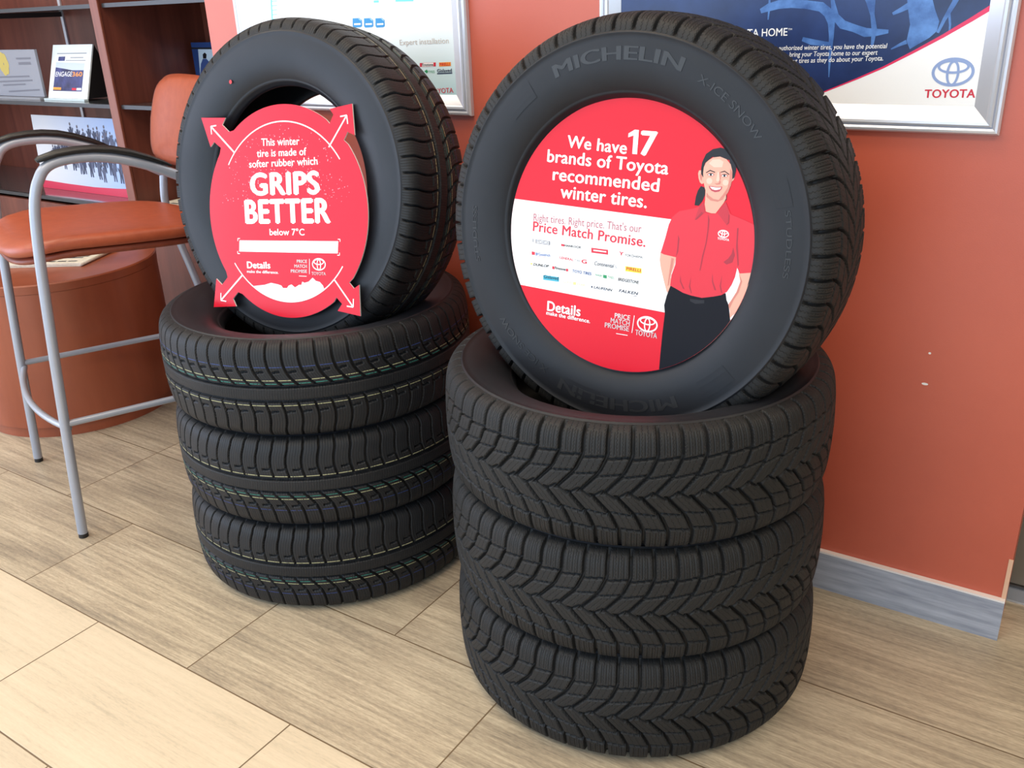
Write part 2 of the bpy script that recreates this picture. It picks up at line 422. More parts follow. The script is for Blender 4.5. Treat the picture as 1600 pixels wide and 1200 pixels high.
for k in range(8): mul.box(-6.1 + k * 1.45 - 0.03, -6.1 + k * 1.45 + 0.03, -3.38, -3.31, 0.09, 2.95)
struct('window_1', mul, M_ALU)
bb = MB().box(WX0, WX1 + 0.0015, WY - 0.011, WY - 0.0005, 0, 0.093)
struct('baseboard_back', bb, M_BASEB)
struct('trim_1', MB().box(WX0, WX1 + 0.0015, WY - 0.013, WY - 0.0005, 0.0932, 0.0975), M_TRIM)
struct('trim_2', MB().box(WX1 - 0.0065, WX1 + 0.0015, WY - 0.0025, WY - 0.0003, 0.098, 0.19), mat('bare plaster corner bead', (224, 178, 146), 0.7))

# ------------------------------------------------------------------ tires
def profile_half(R, hw):
    return [(0, R), (0.030, R - 0.0008), (0.055, R - 0.0022), (0.075, R - 0.0046), (0.086, R - 0.0072),
            (hw - 0.0125, R - 0.0120), (hw - 0.0065, R - 0.0190), (hw - 0.0040, R - 0.0260), (hw - 0.0028, R - 0.0335)]
def make_tread_grid(R, hw, NP, SPP, dl, depth_fn):
    half = profile_half(R, hw)
    prof = [(-s, r) for s, r in half[:0:-1]] + half
    P = np.array(prof); seg = np.hypot(*np.diff(P, axis=0).T); L = np.concatenate([[0], np.cumsum(seg)])
    n = int(L[-1] / dl) + 1; l = np.linspace(0, L[-1], n)
    # smooth the profile a little
    s = np.interp(l, L, P[:, 0]); r = np.interp(l, L, P[:, 1])
    for _ in range(6):
        s[1:-1] = (s[:-2] + 2 * s[1:-1] + s[2:]) / 4; r[1:-1] = (r[:-2] + 2 * r[1:-1] + r[2:]) / 4
    ds = np.gradient(s); dr = np.gradient(r); q = np.hypot(ds, dr); ns, nr = -dr / q, ds / q
    lc = (l - L[-1] / 2) * 1000.0
    nu = NP * SPP; u = np.arange(nu) / SPP
    U, Lc = np.meshgrid(u, lc, indexing='ij')
    dep, uvU = depth_fn(U, Lc, 2 * np.pi * R * 1000 / NP)
    th = 2 * np.pi * u / NP
    rr = r[None, :] - dep * nr[None, :] * 0.001; zz = s[None, :] - dep * ns[None, :] * 0.001
    X = np.stack([rr * np.cos(th)[:, None], rr * np.sin(th)[:, None], zz], -1)
    return dict(X=X, nu=nu, n=n, uvU=uvU, Lc=Lc, dep=dep, lc=lc, th=th, r=r, s=s, nr=nr, ns=ns)
def grid_mesh(name, g, m):
    nu, n = g['nu'], g['n']
    me = bpy.data.meshes.new(name)
    me.vertices.add(nu * n); me.vertices.foreach_set('co', g['X'].reshape(-1).astype(np.float32))
    i = np.arange(nu)[:, None]; j = np.arange(n - 1)[None, :]; i2 = (i + 1) % nu
    Q = np.stack([np.broadcast_to(i * n + j, (nu, n - 1)), i2 * n + j, i2 * n + j + 1, np.broadcast_to(i * n + j + 1, (nu, n - 1))], -1).reshape(-1, 4)
    nf = len(Q)
    me.loops.add(nf * 4); me.loops.foreach_set('vertex_index', Q.reshape(-1).astype(np.int32))
    me.polygons.add(nf); me.polygons.foreach_set('loop_start', (np.arange(nf) * 4).astype(np.int32))
    me.update(calc_edges=True)
    uvl = me.uv_layers.new(name='UVMap')
    uu = g['uvU'].reshape(-1); vv = g['Lc'].reshape(-1)
    uvx = uu[Q].copy(); 
    uvd = np.stack([uvx, vv[Q]], -1).reshape(-1, 4, 2)
    # wrap seam
    big = (uvd[:, :, 0].max(1) - uvd[:, :, 0].min(1)) > 5
    sub = uvd[big]; mx = sub[:, :, 0].max(1, keepdims=True); sub[:, :, 0] = np.where(mx - sub[:, :, 0] > 5, sub[:, :, 0] + NPMAP[name], sub[:, :, 0]); uvd[big] = sub
    uvl.data.foreach_set('uv', uvd.reshape(-1).astype(np.float32))
    me.materials.append(m); me.validate(); return me
NPMAP = {}
def sst(d, w, e): return 1 - np.clip((d - (w / 2 - e)) / (2 * e), 0, 1)     # 1 inside a groove of width w
def depth_A(U, L, P):
    side = np.sign(L) + (L == 0); a = np.abs(L)
    g = np.interp(a, [0, 30, 40, 60, 68, 140], [0, 27, 34, 43, 45, 45]) / P
    g = np.where(a > 66, np.round(45 / P * 40) / 40, g)
    ph = U - g - np.where(side > 0, 0.0, 0.5)
    f = ph - np.floor(ph); dd = np.minimum(f, 1 - f) * P
    cosv = np.where(a < 30, 0.74, np.where(a < 66, 0.90, 1.0))
    lat = sst(dd * cosv, np.interp(a, [0, 30, 66, 100], [4.2, 5.0, 5.2, 5.4]), 0.7)
    lat *= np.clip((a + 2) / 2, 0, 1)
    dep = 9.5 * lat
    st = 62 + 5.0 * (f - 0.5)
    dep = np.maximum(dep, 7.5 * sst(np.abs(a - st), 3.8, 0.8) * (a < 75))
    st = 33 + 7.0 * (f - 0.5)
    dep = np.maximum(dep, 7.0 * sst(np.abs(a - st), 3.2, 0.8) * (a < 45))
    uu = U - np.floor(U); zz = 6.5 * (np.abs(2 * uu - 1) * 2 - 1)
    dep = np.maximum(dep, 6.5 * sst(np.abs(L - zz), 3.0, 0.8))
    for q in (0.275, 0.5, 0.725):
        dep = np.maximum(dep, 2.6 * (np.abs(f - q) < 0.0135) * (a > 67) * (a < 103))
    # grooves fade out down the shoulder
    dep *= np.clip((122 - a) / 9, 0, 1)
    return dep, ph
def depth_B(U, L, P):
    a = np.abs(L); pos = L > 0
    gp = np.interp(L, [15, 22, 32, 45, 60, 75, 130], [0, -9, -18, -26, -31, -33, -33])
    gn = np.interp(a, [15, 24, 40, 55, 70, 85, 130], [0, 3, 7, 8, 6, 2, 0])
    ph = U - np.where(pos, gp, gn) / P + np.where(pos, 0, 0.37); f = ph - np.floor(ph); dd = np.minimum(f, 1 - f) * P
    cosv = np.where(pos, np.interp(L, [15, 32, 45, 60, 80], [0.72, 0.78, 0.88, 0.96, 1.0]), 1.0)
    lat = sst(dd * cosv, 4.0, 0.7) * np.where(pos, L > 15.5, L < -17.5)
    dep = 7.5 * lat
    dep = np.maximum(dep, 9.5 * sst(np.abs(L - 13.8), 5.6, 0.8))
    dep = np.maximum(dep, 9.5 * sst(np.abs(L + 17.5), 6.0, 0.8))
    slot = np.where(pos, 47 + 5 * (f - 0.5), 40 - 4 * (f - 0.5))
    dep = np.maximum(dep, 7.0 * sst(np.abs(a - slot), 3.6, 0.8) * (((f > 0.0) & (f < 0.62))))
    dep *= np.clip((118 - a) / 8, 0, 1)
    return dep, ph
def bead_fit(prof, R, D, press):
    out = []
    for r, z in prof:
        d = R - r
        if d > 0.060: d = 0.060 + (d - 0.060) * (D - 0.060) / 0.0795
        t = max(0.0, (d - 0.045) / (D - 0.045))
        out.append((R - d, z - press * t ** 1.3))
    return out
def sidewall_mesh(name, R, hw, sgn, m, ridge=0.0012, D=0.1395, press=0.0):
    h = profile_half(R, hw)[-1]
    prof = [(h[1], h[0]), (R - 0.0345, hw - 0.0024), (R - 0.0355, hw - 0.0010 + ridge), (R - 0.0370, hw - 0.0010 + ridge), (R - 0.0385, hw - 0.0012),
            (R - 0.046, hw - 0.0006), (R - 0.060, hw), (R - 0.078, hw - 0.0002), (R - 0.092, hw - 0.0018), (R - 0.106, hw - 0.0052),
            (R - 0.118, hw - 0.0098), (R - 0.126, hw - 0.0145), (R - 0.1285, hw - 0.0165), (R - 0.1295, hw - 0.0162), (R - 0.1325, hw - 0.0205), (R - 0.1370, hw - 0.0255), (R - 0.1395, hw - 0.0290), (R - 0.1395, hw - 0.035)]
    prof = bead_fit(prof, R, D, press)
    mb = MB().lathe([(r, z * sgn) for r, z in prof], 180)
    me = bpy.data.meshes.new(name)
    me.from_pydata(mb.v, [], [f if sgn < 0 else f[::-1] for f in mb.f]); me.materials.append(m)
    me.polygons.foreach_set('use_smooth', [True] * len(me.polygons)); me.update(); return me
def liner_mesh(name, R, hw, D=0.1395, press=0.0):
    half = [(R - 0.1395, hw - 0.035), (R - 0.136, hw - 0.040), (R - 0.115, hw - 0.025), (R - 0.085, hw - 0.014), (R - 0.05, hw - 0.014), (R - 0.032, hw - 0.024), (R - 0.024, hw - 0.045), (R - 0.021, 0)]
    prof = bead_fit(half, R, D, press) + [(r, -z) for r, z in bead_fit(half, R, D, 0.0)[-2::-1]]
    mb = MB().lathe(prof, 120); me = bpy.data.meshes.new(name); me.from_pydata(mb.v, [], mb.f); me.materials.append(M_LINER)
    me.polygons.foreach_set('use_smooth', [True] * len(me.polygons)); me.update(); return me
def arc_text(mb, s, r, h, mid_deg, deg_span, z, thick, zfn, bold=0.02, flip=False):
    """raised letters running clockwise round the sidewall, tops outward"""
    v, f = text_mesh(s, bold)
    x0 = min(p[0] for p in v); x1 = max(p[0] for p in v); y1 = max(p[1] for p in v)
    span = math.radians(deg_span); top = []; 
    for p in v:
        a = math.radians(mid_deg) + span / 2 - span * (p[0] - x0) / (x1 - x0)
        rr = r + h * p[1] / y1
        top.append((rr * math.cos(a), rr * math.sin(a), zfn(rr) + thick))
    b = len(mb.v); mb.add(top, f)
    # side walls along boundary edges
    cnt = {}
    for q in f:
        for k in range(len(q)):
            e = (q[k], q[(k + 1) % len(q)]); cnt[frozenset(e)] = cnt.get(frozenset(e), 0) + 1
    low = [(p[0], p[1], p[2] - thick - 0.0003) for p in top]; base = len(mb.v); mb.v += low
    for q in f:
        for k in range(len(q)):
            i, j = q[k], q[(k + 1) % len(q)]
            if cnt[frozenset((i, j))] == 1:
                mb.f.append((b + j, b + i, base + i, base + j)); mb.i.append(0)
def side_z(R, hw):
    pr = [(R - 0.142, hw - 0.03), (R - 0.126, hw - 0.0145), (R - 0.118, hw - 0.0098), (R - 0.106, hw - 0.0052), (R - 0.092, hw - 0.0018), (R - 0.078, hw - 0.0002), (R - 0.060, hw), (R - 0.046, hw - 0.0006), (R - 0.033, hw - 0.002)]
    xs = [p[0] for p in pr]; ys = [p[1] for p in pr]
    return lambda r: float(np.interp(r, xs, ys))
def mesh_obj(name, me, parent):
    o = bpy.data.objects.new(name, me); COL.objects.link(o); o.parent = parent; return o
def copy_tree(o, parent=None):
    c = o.copy(); COL.objects.link(c); c.parent = parent
    for ch in list(o.children): copy_tree(ch, c)
    return c

R_A, HW_A, R_B, HW_B = 0.3555, 0.1080, 0.3555, 0.1072
D_A, D_B = 0.1335, 0.1430          # tread to bead depth of the two makes
NPMAP['tread_a'] = 58; NPMAP['tread_b'] = 66
gA = make_tread_grid(R_A, HW_A, 58, 40, 0.0016, depth_A)
me_tread_a = grid_mesh('tread_a', gA, M_RUB_A)
gB = make_tread_grid(R_B, HW_B, 66, 34, 0.0016, depth_B)
me_tread_b = grid_mesh('tread_b', gB, M_RUB_B)

def make_tire_a():
    t = thing('tire', (0, 0, 0), '', 'tire', world=False)
    mesh_obj('tread', me_tread_a, t)
    sw = mesh_obj('sidewall', sidewall_mesh('sidewall_outer', R_A, HW_A, 1, M_SIDE_A, D=D_A), t)
    mesh_obj('sidewall', sidewall_mesh('sidewall_inner', R_A, HW_A, -1, M_SIDE_A, D=D_A), t)
    mesh_obj('inner_liner', liner_mesh('inner_liner', R_A, HW_A, D_A), t)
    zf = side_z(R_A, HW_A)
    for k in (0, 180):
        for word, r, h, mid_, span, w in (('MICHELIN', 0.2790, 0.0205, 93, 46, 0.35), ('X-ICE SNOW', 0.2775, 0.0120, 50, 27, 0.0), ('STUDLESS', 0.2850, 0.0085, 4, 20, 0.0)):
            mb = MB()
            for dm in ((-w, 0, w) if w else (0,)):
                arc_text(mb, word, r, h, mid_ + k + dm, span, 0, 0.0007 + 0.00002 * dm, zf, 0.0)
            o = link_mesh('lettering', mb.v, mb.f, M_LETTER, sw); o['label'] = 'raised black lettering on the sidewall'
    for (a0, a1, r0, r1) in ((126, 138, 0.272, 0.302), (252, 266, 0.272, 0.302), (306, 318, 0.272, 0.302), (15, 23, 0.272, 0.298)):
        mb = MB(); n = 24; v = []; fc = []
        for i in range(n + 1):
            a = math.radians(a0 + (a1 - a0) * i / n)
            for r in np.linspace(r0, r1, 4):
                v.append((r * math.cos(a), r * math.sin(a), zf(r) + 0.0006))
        for i in range(n):
            for j in range(3): fc.append((i * 4 + j, i * 4 + j + 1, i * 4 + j + 5, i * 4 + j + 4))
        mb.add(v, [q[::-1] for q in fc])
        link_mesh('raised_band', mb.v, mb.f, M_SIDE_A, sw)
    return t
def stripe_mesh(name, g, l0, width, m):
    nu, n = g['nu'], g['n']; lc = g['lc']
    j = int(np.argmin(np.abs(lc - l0))); r = np.interp(l0, lc, g['r']); v = []; f = []
    r0, r1 = np.interp(l0 - width / 2, lc, g['r']), np.interp(l0 + width / 2, lc, g['r'])
    z0, z1 = np.interp(l0 - width / 2, lc, g['s']), np.interp(l0 + width / 2, lc, g['s'])
    up = 0.0004
    for i in range(nu):
        a = g['th'][i]
        v.append(((r0 + up) * math.cos(a), (r0 + up) * math.sin(a), z0)); v.append(((r1 + up) * math.cos(a), (r1 + up) * math.sin(a), z1))
    jj = [k for k in range(n) if abs(lc[k] - l0) < width / 2 + 0.6] or [j]
    bad = (g['dep'][:, jj] > 0.6).any(1)
    for i in range(nu):
        i2 = (i + 1) % nu
        if bad[i] or bad[i2]: continue
        if rnd.random() < 0.10: continue
        f.append((2 * i, 2 * i2, 2 * i2 + 1, 2 * i + 1))
    me = bpy.data.meshes.new(name); me.from_pydata(v, [], f); me.materials.append(m); me.update(); return me
M_SBLUE = mat('blue tread paint', (52, 74, 140), 0.6); M_SYEL = mat('pale yellow tread paint', (182, 180, 138), 0.6); M_SGRN = mat('teal tread paint', (44, 128, 116), 0.6)
def make_tire_b():
    t = thing('tire', (0, 0, 0), '', 'tire', world=False)
    mesh_obj('tread', me_tread_b, t)
    mesh_obj('sidewall', sidewall_mesh('sidewall_striped_side', R_B, HW_B, 1, M_SIDE_B, 0.0003, D_B), t)
    sw = mesh_obj('sidewall', sidewall_mesh('sidewall_plain_side', R_B, HW_B, -1, M_SIDE_B, 0.0003, D_B), t)
    mesh_obj('inner_liner', liner_mesh('inner_liner', R_B, HW_B, D_B), t)
    for lab, l0, w, m in (('thin blue painted line', 57, 1.2, M_SBLUE), ('pale yellow painted line', 29, 1.4, M_SYEL), ('teal painted line', 22.0, 1.5, M_SGRN), ('pale yellow painted line', -26, 1.4, M_SYEL)):
        o = mesh_obj('paint_stripe', stripe_mesh('paint_stripe', gB, l0, w, m), t); o['label'] = lab
    return t, sw
def press_top(o, R, hw, m, ridge, D, press):
    for ch in o.children:
        if ch.name.startswith('sidewall') and ch.data.name.startswith(('sidewall_outer', 'sidewall_striped')):
            ch.data = sidewall_mesh('sidewall_pressed', R, hw, 1, m, ridge, D, press)
            for w in list(ch.children): bpy.data.objects.remove(w)
        if ch.name.startswith('inner_liner'): ch.data = liner_mesh('inner_liner_pressed', R, hw, D, press)
def place_flat(o, x, y, z, phase, flip=False):
    Mx = Matrix.Translation((x, y, z)) @ Matrix.Rotation(math.radians(phase), 4, 'Z')
    if flip: Mx = Mx @ Matrix.Rotation(math.pi, 4, 'X')
    o.matrix_world = Mx
def place_standing(o, C, az, el, spin=0.0, flip=False, k=0.985):
    n = Vector((math.cos(el) * math.cos(az), math.cos(el) * math.sin(az), math.sin(el)))
    x = Vector((0, 0, 1)).cross(n).normalized(); y = n.cross(x)
    Mx = Matrix(((x.x, y.x, n.x, C[0]), (x.y, y.y, n.y, C[1]), (x.z, y.z, n.z, C[2]), (0, 0, 0, 1))) @ Matrix.Rotation(math.radians(spin), 4, 'Z')
    if flip: Mx = Mx @ Matrix.Rotation(math.pi, 4, 'X')
    o.matrix_world = Mx @ Matrix.Scale(k, 4)
    return n, x, y

ta = make_tire_a()
FA = (-0.6870, 1.4165)
# measured centres, each tire lying on the one below
for k, (dx, dy, ph, lab) in enumerate(((0, 0, 12, 'black winter tire at the bottom of the right stack, resting on the floor'),
                                       (0.001, -0.001, 133, 'black winter tire in the middle of the right stack'),
                                       (0.000, 0.001, 251, 'black winter tire lying on top of the right stack, under the upright tire'))):
    o = ta if k == 0 else copy_tree(ta)
    place_flat(o, FA[0] + dx, FA[1] + dy, HW_A * (2 * k + 1) + 0.0009 + 0.0018 * k, ph)
    if k == 2: press_top(o, R_A, HW_A, M_SIDE_A, 0.0012, D_A, 0.028)
    tag(o, lab, 'tire', 'winter tires of the right stack')
UPS = 0.985
FS_C = CAM + (Vector((-0.6783, 1.4270, 0.8715)) - CAM) * UPS; FS_AZ, FS_EL = -1.5842, 0.0883
o = copy_tree(ta); fs_n, fs_x, fs_y = place_standing(o, FS_C, FS_AZ, FS_EL, 0)
tag(o, 'black tire standing upright on the right stack around the round red sign', 'tire', 'upright display tires')
tb, swb = make_tire_b()
FB = (-1.5225, 1.4335)
for k, (ph, fl, lab) in enumerate(((40, True, 'black tire with painted tread lines at the bottom of the left stack'),
                                   (97, True, 'black tire with painted tread lines in the middle of the left stack'),
                                   (205, False, 'black tire on top of the left stack, its blue tread line uppermost'))):
    o = tb if k == 0 else copy_tree(tb)
    place_flat(o, FB[0], FB[1], HW_B * (2 * k + 1) + 0.0004 * k, ph, fl)
    if k == 2: press_top(o, R_B, HW_B, M_SIDE_B, 0.0003, D_B, 0.028)
    tag(o, lab, 'tire', 'winter tires of the left stack')
BS_C = CAM + (Vector((-1.5300, 1.4800, 0.8790)) - CAM) * UPS; BS_AZ, BS_EL = -1.5032, 0.1750
o = copy_tree(tb); bs_n, bs_x, bs_y = place_standing(o, BS_C, BS_AZ, BS_EL, 17, True)
tag(o, 'black tire standing upright on the left stack behind the four-arrow sign', 'tire', 'upright display tires')
# red balance dot and paper label on that tire's plain sidewall, in the tire's own frame
inv = o.matrix_world.inverted()
plB = Plane(BS_C + bs_n * (HW_B * UPS + 0.0008), bs_n)
mb = MB(); C0 = Vector(plB.uv((360, 128)))
mb.poly([inv @ plB.at(C0 + Vector((math.cos(a), math.sin(a))) * 0.0042, 0.0) for a in [2 * math.pi * i / 20 for i in range(20)]])
q = link_mesh('balance_dot', mb.v, mb.f, mat('red marking paint', (200, 40, 44), 0.5), o); q['label'] = 'small red dot on the sidewall'
sgn = -1
rL = Vector(plB.uv((328, 282))).length
zf0 = side_z(R_B, HW_B); zf = lambda r: zf0(r / UPS) * UPS; mb = MB(); v = []; fc = []
aL = math.atan2(plB.uv((328, 282))[1], plB.uv((328, 282))[0])
for i in range(9):
    a = aL + math.radians(-3.2 + 6.4 * i / 8)
    for j in range(5):
        r = rL - 0.045 + 0.045 * j / 4
        v.append(inv @ (BS_C + bs_x * (r * math.cos(a)) + bs_y * (r * math.sin(a)) + bs_n * (zf(r) + 0.0006)))
for i in range(8):
    for j in range(4): fc.append((i * 5 + j, i * 5 + j + 1, i * 5 + j + 6, i * 5 + j + 5))
q = link_mesh('paper_label', v, fc, M_WHITE, o); q['label'] = 'small white paper label by the bead'

# ------------------------------------------------------------------ round sign in the right upright tire
DEL = FS_EL + 0.045
dn = Vector((math.cos(DEL) * math.cos(FS_AZ), math.cos(DEL) * math.sin(FS_AZ), math.sin(DEL)))
DC = FS_C + fs_n * 0.0875 - fs_y * 0.0025 + fs_x * 0.0050
DR = 0.2235
pd = Plane(DC, dn)
disc = thing('round_sign', DC - dn * 0.002, 'round red and white sign with a printed person, set in the right upright tire', 'sign')
circ = [(DR * math.cos(2 * math.pi * i / 120), DR * math.sin(2 * math.pi * i / 120)) for i in range(120)]
mb = MB(); n = 120
mb.v = [pd.at(p, 0) for p in circ] + [pd.at(p, -0.004) for p in circ]
mb.f = [tuple(range(n)), tuple(range(2 * n - 1, n - 1, -1))] + [(i, n + i, n + (i + 1) % n, (i + 1) % n) for i in range(n)]
mb.i = [0] + [1] * (n + 1)
mb.build('panel', None, disc, mats=[M_RED, M_CARD])
clipd = [(p[0] * 0.9985, p[1] * 0.9985) for p in circ]
mb = MB(); put_poly(mb, pd, [(700, 296.8), (1047.5, 342.5), (1300, 375.7), (1300, 538.3), (1038, 488), (700, 423.0)], 0.0003, clipd)
o = mb.build('white_band', M_WHITE, disc); o['label'] = 'white band across the sign'
B_ = 0.022
mb = MB()
put_text(mb, pd, 'We have', (886.5, 230), (978.5, 240.5), 19, bold=B_)
put_text(mb, pd, '7', (1000.5, 241.6), (1023, 243.6), 37, bold=B_ * 1.6)
put_poly(mb, pd, [(988.2, 240.4), (995.6, 241.1), (998.6, 203.2), (992.2, 202.6), (982.4, 208.4), (981.8, 214.6), (990.2, 211.6)], 0.0006)
put_text(mb, pd, 'brands of Toyota', (855.5, 252.5), (1043.5, 272.5), 20, bold=B_)
put_text(mb, pd, 'recommended', (864, 281), (1029, 299.5), 20, bold=B_)
put_text(mb, pd, 'winter tires.', (876, 308.5), (1010, 325), 19, bold=B_)
put_text(mb, pd, 'Details', (855.5, 485), (906.5, 494), 15, bold=B_ * 1.4)
put_text(mb, pd, 'make the difference.', (854, 491.3), (922, 504.8), 6.2, bold=B_)
put_text(mb, pd, 'PRICE', (960.7, 496.4), (984.6, 500.6), 7.6, bold=B_)
put_text(mb, pd, 'MATCH', (954.4, 503.8), (983.8, 509.2), 7.6, bold=B_)
put_text(mb, pd, 'PROMISE', (945.3, 511), (982.7, 517.7), 7.6, bold=B_)
put_line(mb, pd, [(991.5, 492.8), (987.6, 520)], 1.0, 0.0006)
put_line(mb, pd, [(963, 521), (981, 524)], 0.9, 0.0006)
put_text(mb, pd, 'TOYOTA', (992.9, 522.8), (1026.4, 528.8), 8.2, bold=B_)
o = mb.build('lettering', M_WHITE, disc); o['label'] = 'white printed lettering'
mb = MB(); emblem(mb, pd, (1011.6, 506.5), (1026, 509), 15.2, 11.3, 2.2); o = mb.build('emblem', M_WHITE, disc); o['label'] = 'white emblem of three ovals'
mb = MB(); put_text(mb, pd, 'Price Match Promise.', (833, 360.6), (1008, 385.6), 15.5, bold=B_)
o = mb.build('lettering', M_REDTXT, disc); o['label'] = 'red printed lettering'
mb = MB(); put_text(mb, pd, "Right tires. Right price. That's our", (833.7, 345), (1002, 363.3), 12.5, bold=0.005)
o = mb.build('lettering', M_PINKTXT, disc); o['label'] = 'thin rose printed line'
# rows of brand marks
def z6(x, y): return (800 + x / 6, 300 + y / 6)
lg = MB(); mats_l = [M_NAVYINK, M_BLACKINK, M_REDTXT, M_WHITE, M_BLUEINK, M_GREYINK, M_YELLOW, M_GREENINK, M_CYANINK, M_PALEYEL, M_PINKTXT]
def lk_(k): lg.k = k
def quad(x0, y0, x1, y1, h6, hh):
    put_poly(lg, pd, [z6(x0, y0 - h6 / 2), z6(x1, y1 - h6 / 2), z6(x1, y1 + h6 / 2), z6(x0, y0 + h6 / 2)], hh)
lk_(0); quad(222, 462, 358, 480, 34, 0.0005); quad(196, 452, 202, 454, 30, 0.0005); lk_(3); quad(228, 463, 352, 479, 24, 0.0006)
lk_(0); put_text(lg, pd, 'MICHELIN', z6(232, 470), z6(350, 487), 2.6, 0.0007, bold=0.02)
lk_(2); quad(462, 496, 492, 500, 20, 0.0005); lk_(1); put_text(lg, pd, 'HANKOOK', z6(492, 510), z6(650, 530), 3.4, bold=0.03)
lk_(2); quad(745, 545, 902, 565, 46, 0.0005); lk_(3); quad(765, 546, 885, 561, 12, 0.0006)
lk_(2); put_text(lg, pd, 'Y', z6(1005, 590), z6(1045, 596), 5.5, bold=0.03); lk_(1); put_text(lg, pd, 'YOKOHAMA', z6(1058, 600), z6(1225, 624), 4.0)
lk_(2); quad(186, 572, 216, 576, 30, 0.0005); lk_(4); put_text(lg, pd, 'BFGoodrich', z6(224, 592), z6(358, 606), 4.4, bold=0.02); lk_(10); quad(224, 598, 330, 612, 3, 0.0005)
lk_(2); put_text(lg, pd, 'GENERAL', z6(444, 624), z6(576, 646), 3.8, bold=0.02); lk_(5); put_text(lg, pd, 'TIRE', z6(586, 648), z6(642, 657), 3.2)
lk_(2); put_text(lg, pd, 'G', z6(655, 666), z6(700, 672), 6, bold=0.04)
lk_(0); put_text(lg, pd, 'Continental', z6(774, 684), z6(956, 712), 6.2, bold=0.01, shear=0.2); lk_(5); put_text(lg, pd, 'S', z6(966, 712), z6(984, 716), 4)
lk_(6); quad(1064, 718, 1216, 740, 48, 0.0005); lk_(2); put_text(lg, pd, 'PIRELLI', z6(1075, 730), z6(1205, 750), 4.6, 0.0006, bold=0.03)
lk_(6); quad(176, 672, 192, 674, 12, 0.0005); lk_(1); put_text(lg, pd, 'DUNLOP', z6(202, 688), z6(346, 708), 4.0, bold=0.03, shear=0.25)
lk_(2); quad(378, 708, 400, 711, 26, 0.0005); quad(508, 730, 528, 733, 26, 0.0005); lk_(1); put_text(lg, pd, 'Firestone', z6(404, 722), z6(504, 738), 4.2, bold=0.03)
lk_(4); put_text(lg, pd, 'TOYO TIRES', z6(568, 752), z6(744, 780), 4.4, bold=0.03)
lk_(7); put_text(lg, pd, 'nokian', z6(782, 784), z6(848, 795), 4.2); quad(856, 790, 890, 796, 30, 0.0005); put_text(lg, pd, 'TYRES', z6(896, 808), z6(958, 818), 3.8)
lk_(1); put_text(lg, pd, 'BRIDGESTONE', z6(995, 830), z6(1190, 862), 4.8, bold=0.02, shear=0.2)
lk_(8); quad(294, 800, 442, 820, 44, 0.0005); lk_(0); put_text(lg, pd, 'Gislaved', z6(300, 806), z6(436, 826), 5.2, 0.0006, bold=0.02)
lk_(9); put_text(lg, pd, 'GOOD', z6(482, 852), z6(566, 862), 3.4); put_text(lg, pd, 'YEAR', z6(606, 872), z6(688, 884), 3.4); quad(574, 856, 602, 858, 26, 0.0005)
lk_(0); quad(744, 888, 756, 890, 18, 0.0005); put_text(lg, pd, 'LAUFENN', z6(768, 902), z6(940, 932), 4.0, bold=0.02, shear=0.2)
put_text(lg, pd, 'FALKEN', z6(1004, 936), z6(1182, 966), 4.6, bold=0.02, shear=0.2); quad(1140, 972, 1170, 976, 4, 0.0005)
o = lg.build('brand_marks', None, disc, mats=mats_l); o['label'] = 'four rows of small printed brand marks'
# printed woman
def z3(x, y): return (980 + x / 3, 200 + y / 3)
pm = MB(); mats_p = [M_HAIR, M_SKIN, M_SKIN2, M_SHIRT, M_SHIRTD, M_SHIRTC, M_TROUS, M_LIP, M_WHITE, M_SKINL]
def P_(k, pts, h): pm.k = k; put_poly(pm, pd, [z3(*p) for p in pts], h, clipd)
def ell(cx, cy, rx, ry, n=18, rot=0.0):
    return [(cx + rx * math.cos(2 * math.pi * i / n) * math.cos(rot) - ry * math.sin(2 * math.pi * i / n) * math.sin(rot), cy + rx * math.cos(2 * math.pi * i / n) * math.sin(rot) + ry * math.sin(2 * math.pi * i / n) * math.cos(rot)) for i in range(n)]
H0 = 0.0004
P_(0, [(346, 272), (332, 292), (322, 322), (316, 362), (336, 364), (352, 344), (366, 312), (366, 280)], H0)
P_(0, [(455, 300), (468, 318), (466, 336), (450, 352), (444, 320)], H0)
P_(1, [(346, 198), (337, 199), (333, 212), (335, 235), (341, 254), (350, 263), (360, 258), (360, 205)], H0)
P_(2, [(343, 212), (340, 222), (344, 242), (350, 248), (352, 225)], H0 + 0.0002)
P_(1, [(488, 214), (502, 212), (505, 226), (500, 243), (488, 254)], H0)
P_(1, [(368, 285), (366, 335), (362, 372), (370, 392), (395, 400), (415, 400), (428, 384), (452, 352), (464, 330), (464, 295)], H0 + 0.0001)
P_(2, [(372, 305), (372, 322), (392, 340), (424, 346), (448, 336), (462, 314), (462, 295)], H0 + 0.0002)
P_(0, [(347, 215), (347, 190), (352, 160), (370, 122), (402, 99), (438, 92), (472, 101), (498, 124), (510, 160), (511, 200), (503, 232), (494, 240), (480, 150), (400, 135), (365, 165), (357, 232)], H0 + 0.0002)
P_(1, [(357, 212), (360, 184), (370, 162), (384, 150), (404, 138), (436, 134), (466, 146), (486, 170), (494, 204), (493, 238), (486, 272), (472, 304), (452, 327), (428, 337), (404, 332), (382, 315), (366, 287), (358, 250)], H0 + 0.0003)
P_(9, [(384, 166), (402, 148), (434, 146), (452, 158), (446, 184), (408, 184)], H0 + 0.0004)
P_(9, ell(386, 248, 14, 15), H0 + 0.0004); P_(9, ell(462, 256, 14, 14), H0 + 0.0004)
P_(9, [(425, 206), (432, 206), (434, 246), (424, 252), (418, 246)], H0 + 0.0004)
P_(2, [(484, 190), (493, 206), (492, 240), (484, 276), (470, 304), (452, 326), (430, 336), (450, 312), (472, 278), (480, 240)], H0 + 0.0004)
P_(2, [(434, 240), (440, 254), (436, 264), (420, 266), (410, 258), (422, 260), (431, 256)], H0 + 0.0005)
